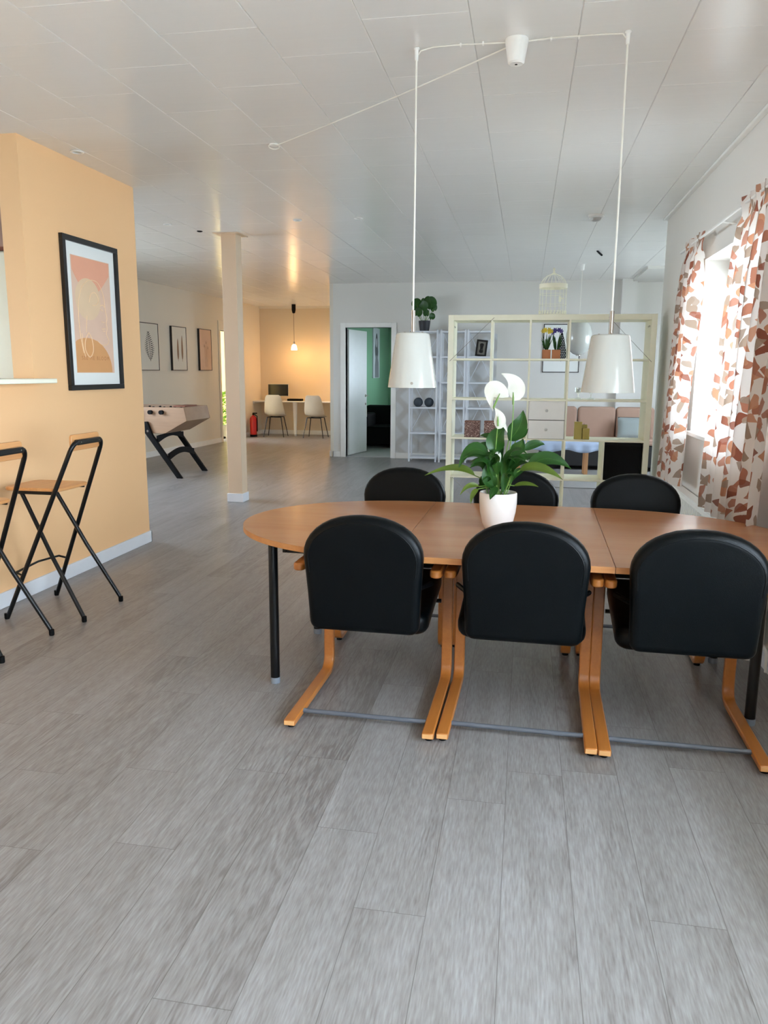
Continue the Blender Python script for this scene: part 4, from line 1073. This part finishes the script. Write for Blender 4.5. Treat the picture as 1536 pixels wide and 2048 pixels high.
def block(x, y, w, h, m, label, name, cat, g, wick=False):
    t = thing(name, label, cat, (x, YF+y, .851+.0095), 0, g)
    MB().box(-w/2, w/2, -w/2, w/2, 0, h).build('candle_body' if wick else 'block', m, t, bev=.003)
    if wick: MB().tube([(0, 0, h), (0, .002, h+.012)], .0015, 5).build('wick', M_matte_black, t)
    else: MB().box(-w/2-.001, w/2+.001, -w/2-.001, w/2+.001, h+.0001, h+.003).build('rim', M_brown, t)
    return t
block(.513, .09, .072, .168, M_gold, 'tallest square gold candle on the cube shelving unit', 'square_candle', 'candle', 'square gold candles', True)
block(.575, .17, .062, .135, M_gold, 'middle height square gold candle at the back of the three', 'square_candle', 'candle', 'square gold candles', True)
block(.588, .085, .066, .105, M_gold, 'shortest square gold candle in front of the three', 'square_candle', 'candle', 'square gold candles', True)
block(-.510, .10, .15, .155, M_speck, 'brown speckled cube, left of the pair on the cube shelving unit', 'speckled_cube', 'ornament', 'brown speckled cubes')
block(-.318, .10, .15, .155, M_speck, 'brown speckled cube, right of the pair, partly behind the lily', 'speckled_cube', 'ornament', 'brown speckled cubes')
for x, lab in ((.50, 'small clear glass holder on the cube shelf, left, below the right pendant'), (.62, 'small clear glass holder on the cube shelf, right, below the right pendant')):
    t = thing('glass_holder', lab, 'candle holder', (x, YF+.1, 1.2435), 0, 'clear glass holders')
    MB().lathe([(0, 0), (.035, 0), (.033, .008), (.008, .02), (.007, .05), (.03, .07), (.034, .11), (.031, .11), (.026, .075), (0, .06)], n=20).build('glass_body', M_glass2, t)
    MB().lathe([(0, .062), (.02, .066), (.02, .085), (0, .085)], n=14).build('tealight', M_white, t)

def birdcage():
    t = thing('birdcage', 'small white wire birdcage on top of the cube shelving unit', 'birdcage', (.222, YF+.2, 2.0375))
    r = .128; wire = MB()
    def ring(z, rad, w=.003): wire.tube([(rad*math.cos(a), rad*math.sin(a), z) for a in [2*PI*i/28 for i in range(28)]], w, 5, closed=True)
    for z, rr in ((.04, r), (.10, r), (.2, r)): ring(z, rr, .002)
    for i in range(18):
        a = 2*PI*i/18; c, s = math.cos(a), math.sin(a)
        wire.tube([(r*c, r*s, .02), (r*c, r*s, .26)]+[(r*math.cos(q)*c, r*math.cos(q)*s, .26+.13*math.sin(q)) for q in [PI/2*k/6 for k in range(1, 6)]]+[(0.004*c, .004*s, .39)], .0014, 4)
    wire.build('wire_bars', M_cream, t)
    MB().open_lathe([(r+.006, .255), (r+.006, .295), (r, .295), (r, .255)], n=32).build('collar', M_cream, t)
    base = MB().lathe([(0, 0), (r+.004, 0), (r+.004, .012), (0, .012)], n=32)
    base.build('base', M_cream, t)
    pk = MB()
    for i in range(26):
        a = 2*PI*i/26; pk.box(r*math.cos(a)-.004, r*math.cos(a)+.004, r*math.sin(a)-.004, r*math.sin(a)+.004, .012, .045)
    pk.build('picket_rim', M_cream, t)
    MB().lathe([(0, .385), (.03, .388), (.012, .40), (.008, .42), (.013, .432), (.008, .445), (0, .448)], n=16).build('finial', M_cream, t)
    MB().box(.05, .075, -.125, -.12, .12, .17).box(.06, .10, -.125, -.12, .145, .155).build('bird_ornament', M_cream, t, bev=.002)
birdcage()

# ------------------------------------------------------------------ egg shaped pendant, far picture, sofa corner
eg = thing('egg_pendant', 'white egg shaped glass pendant hanging behind the cube shelving unit', 'lamp', (.70, 11.3, 0))
MB().tube([(0, 0, H-.07), (-.01, 0, 2.22)], .004, 6).build('cord', M_cord, eg)
MB().lathe([(0, H-.001), (.03, H-.001), (.022, H-.08), (0, H-.08)], n=16).build('canopy', M_white, eg)
MB().lathe([(.03, 1.737)]+[(.178*math.sin(a)**.9, 1.985-.25*math.cos(a)) for a in [PI*i/18 for i in range(2, 17)]]+[(.02, 2.235)], n=36).build('glass_globe', M_shade, eg, ang=60)
MB().lathe([(0, 1.728), (.032, 1.728), (.032, 1.74), (0, 1.74)], n=16).build('end_ring', M_nickel, eg)
ap = thing('cone_picture', 'thin black framed picture of a patterned cone on the far wall', 'picture', (.545, 13.25, 1.885))
w, h = .295, .39
MB().box(-w, w, -.025, 0, h-.012, h).box(-w, w, -.025, 0, -h, -h+.012).box(-w, -w+.012, -.025, 0, -h, h).box(w-.012, w, -.025, 0, -h, h).build('frame', M_frame_black, ap)
pr = MB().box(-w+.012, w-.012, -.02, -.001, -h+.012, h-.012).build('print', M_mount, ap, smooth=False)
mb = MB(); wh = MB()
mb.add([(x, -.0205, z) for x, z in ((0, .29), (.05, .12), (.075, -.02), (.09, -.12), (.055, -.19), (0, -.21), (-.055, -.19), (-.09, -.12), (-.075, -.02), (-.05, .12))], [tuple(range(10))])
for i in range(14):
    z = .2-.028*i; ww = .03+.055*min(1, (i+1)/9)
    for k in range(-3, 4):
        xx = k*.026+(.013 if i % 2 else 0)
        if abs(xx) < ww-.008: wh.add([(xx-.008, -.0209, z), (xx, -.0209, z-.006), (xx+.008, -.0209, z), (xx, -.0209, z+.008)], [(0, 1, 2, 3)])
mb.build('cone_motif', M_ink, pr, smooth=False); wh.build('cone_scales', M_mount, pr, smooth=False)

sf = thing('corner_sofa', 'dusty rose sofa with high square back cushions against the far wall', 'sofa', (1.35, 12.75, 0))
MB().box(-1.1, 1.1, -.45, .38, .06, .40).build('base', M_darkwood, sf, bev=.02)
MB().box(-1.1, 1.1, -.48, .2, .40, .50).build('seat_cushion', M_sofa, sf, bev=.03)
for x0, x1 in ((-1.10, -.535), (-.52, .06), (.07, .65), (.66, 1.10)):
    MB().pillow([(a, b_) for a, b_ in rrect(x0, x1, .44, .965, .06)], .18, .04, Matrix.Translation((0, .02, 0)) @ Matrix.Rotation(PI/2, 4, 'X')).build('back_cushion', M_sofa, sf, ang=60)
for x in (-1.0, 1.0):
    for y in (-.38, .3): MB().lathe([(0, 0), (.02, 0), (.025, .06), (0, .06)], (x, y, 0), 12).build('leg', M_matte_black, sf)
cu = thing('cushion', 'grey blue square cushion leaning on the dusty rose sofa', 'cushion', (1.62, 12.49, .655))
co_ = [(x*.18*(1-.06*(1-abs(y))), y*.17) for x, y in []]
n = 10; vs = []; fs = []
for s in (-1, 1):
    for i in range(n+1):
        for j in range(n+1):
            u, v = i/n*2-1, j/n*2-1; q = (1-u**4)*(1-v**4); sh_ = 1-.07*(1-max(abs(u), abs(v))**2)
            vs.append((u*.2*(1-.05*(1-v*v)), s*.055*q**.6, v*.17*(1-.05*(1-u*u))))
    o = (s+1)//2*(n+1)**2
    for i in range(n):
        for j in range(n): fs.append((o+i*(n+1)+j, o+(i+1)*(n+1)+j, o+(i+1)*(n+1)+j+1, o+i*(n+1)+j+1))
cb = MB().add(vs, fs).build('cushion_cover', M_pillow, cu, ang=70); cb.matrix_local = Matrix.Rotation(math.radians(-14), 4, 'X')
MB().tube([(.19, 0, .165), (-.19, 0, .165)], .004, 5).build('cushion_piping', M_darkwood, cu).matrix_local = Matrix.Rotation(math.radians(-14), 4, 'X')
ct = thing('coffee_table', 'low oak coffee table in front of the dusty rose sofa', 'table', (.48, 11.75, .0125))
MB().prism(rrect(-.62, .62, -.38, .1, .04), 2, .475, .505).build('tabletop', M_tan, ct, bev=.004)
for sx in (-.55, .42):
    for sy in (-.2, .05): MB().box(sx-.03, sx+.03, sy-.03, sy+.03, 0, .475).build('leg', mat('oak_leg', rgb(190, 140, 96)), ct, bev=.004)
def cloth():
    vs = []; fs = []; nx, ny = 60, 16; uvs = []
    for i in range(nx+1):
        for j in range(ny+1):
            x = -.66+1.32*i/nx; s = j/ny
            if s < .22: z = .51-.14*(1-s/.22); y = -.405-.018*math.sin(x*31)*(1-s/.22)-.01*(1-s/.22); z += .02*math.sin(x*13)*(1-s/.22)
            else: y = -.40+.54*(s-.22)/.78; z = .511
            vs.append((x, y, z))
    for i in range(nx):
        for j in range(ny): fs.append((i*(ny+1)+j, (i+1)*(ny+1)+j, (i+1)*(ny+1)+j+1, i*(ny+1)+j+1))
    o = MB().add(vs, fs).build('tablecloth', M_cloth, ang=80, solid=.002); o.location = (.48, 11.75, .0125)
    tag(o, 'pale blue cloth draped over the low coffee table', 'tablecloth')
cloth()
tag(MB().box(-.6, 2.6, 10.3, 12.24, .0005, .012).build('rug', M_rug, bev=.004), 'flat grey rug under the coffee table', 'rug')
tag(MB().box(-.16, -.04, 12.34, 12.42, .501, .58).build('dark_bag', M_matte_black, bev=.015), 'small dark bag on the left seat end of the rose sofa', 'bag')
bpy.data.objects['dark_bag'].location = (.48, 0.0, 0)

# ------------------------------------------------------------------ curtains
def curtain(ya, yb, z1, z0, xt, xb, seed, label):
    mb = MB(); uvs = []; nu, nv = 150, 46; rnd = random.Random(seed); ph = rnd.uniform(0, 6); folds = (yb-ya)/.15
    for i in range(nu+1):
        u = i/nu
        for j in range(nv+1):
            v = j/nv; z = z1+(z0-z1)*v
            a = 2*PI*folds*u+ph+.5*math.sin(3*v+seed)+.4*math.sin(u*9+seed)
            amp = .020+.022*min(1, v*4) if v > .05 else .016
            if .04 < v < .075: amp *= .45
            spread = 1+.10*v*(.5 if seed == 1 else 1)
            y = (ya+yb)/2+(u-.5)*(yb-ya)*spread*(1-.12*math.exp(-((v-.06)/.05)**2))+.012*math.sin(2*a)
            x = xt+(xb-xt)*min(1, max(0, (v-.05)*1.1))+amp*math.sin(a)+.006*math.sin(7*v+u*20)
            mb.v.append((x, y, z)); uvs.append((u*(yb-ya)*1.75, z))
    for i in range(nu):
        for j in range(nv): mb.f.append((i*(nv+1)+j, (i+1)*(nv+1)+j, (i+1)*(nv+1)+j+1, i*(nv+1)+j+1))
    mb.uv = uvs
    o = mb.build('curtain', M_curtain, ang=180)
    tag(o, label, 'curtain', 'leaf print curtains at the window')
curtain(6.0, 6.66, 2.49, .665, 1.185, 1.125, 1, 'narrow curtain printed with rust leaves at the far side of the window')
curtain(4.08, 5.06, 2.49, .68, 1.185, 1.125, 2, 'wide leaf print curtain nearest the camera, hiding the near window edge')
rd = thing('curtain_rod', 'thin white curtain rod above the window', 'curtain rod', (0, 0, 0))
MB().tube([(1.185, 3.95, 2.45), (1.185, 6.80, 2.45)], .0085, 10).build('rod', M_white, rd)
for y in (5.45, 6.72, 4.05):
    MB().tube([(1.185, y, 2.45), (RX, y, 2.435)], .006, 8).build('bracket', M_white, rd)
ra = thing('radiator', 'long white panel radiator under the window', 'radiator', (1.225, 5.40, 0))
MB().box(-.035, .035, -1.32, 1.32, .12, .60).build('panel', M_white, ra, bev=.006)
gr = MB()
for i in range(60): gr.box(-.041, -.036, -1.28+i*.0434, -1.28+i*.0434+.02, .15, .57)
gr.build('ribs', M_white, ra, bev=.002)
MB().box(-.035, .035, -1.32, 1.32, .601, .612).build('top_grille', M_white, ra)
for y in (-1.2, 0, 1.2):
    MB().box(-.02, .02, y-.015, y+.015, .012, .12).lathe([(0, 0), (.035, 0), (.03, .012), (0, .012)], (0, y, 0), 16).build('foot', M_white, ra)
MB().tube([(.0, -1.32, .16), (0, -1.37, .16), (.03, -1.39, .10), (.035, -1.39, 0)], .009, 8).build('pipe', M_white, ra)
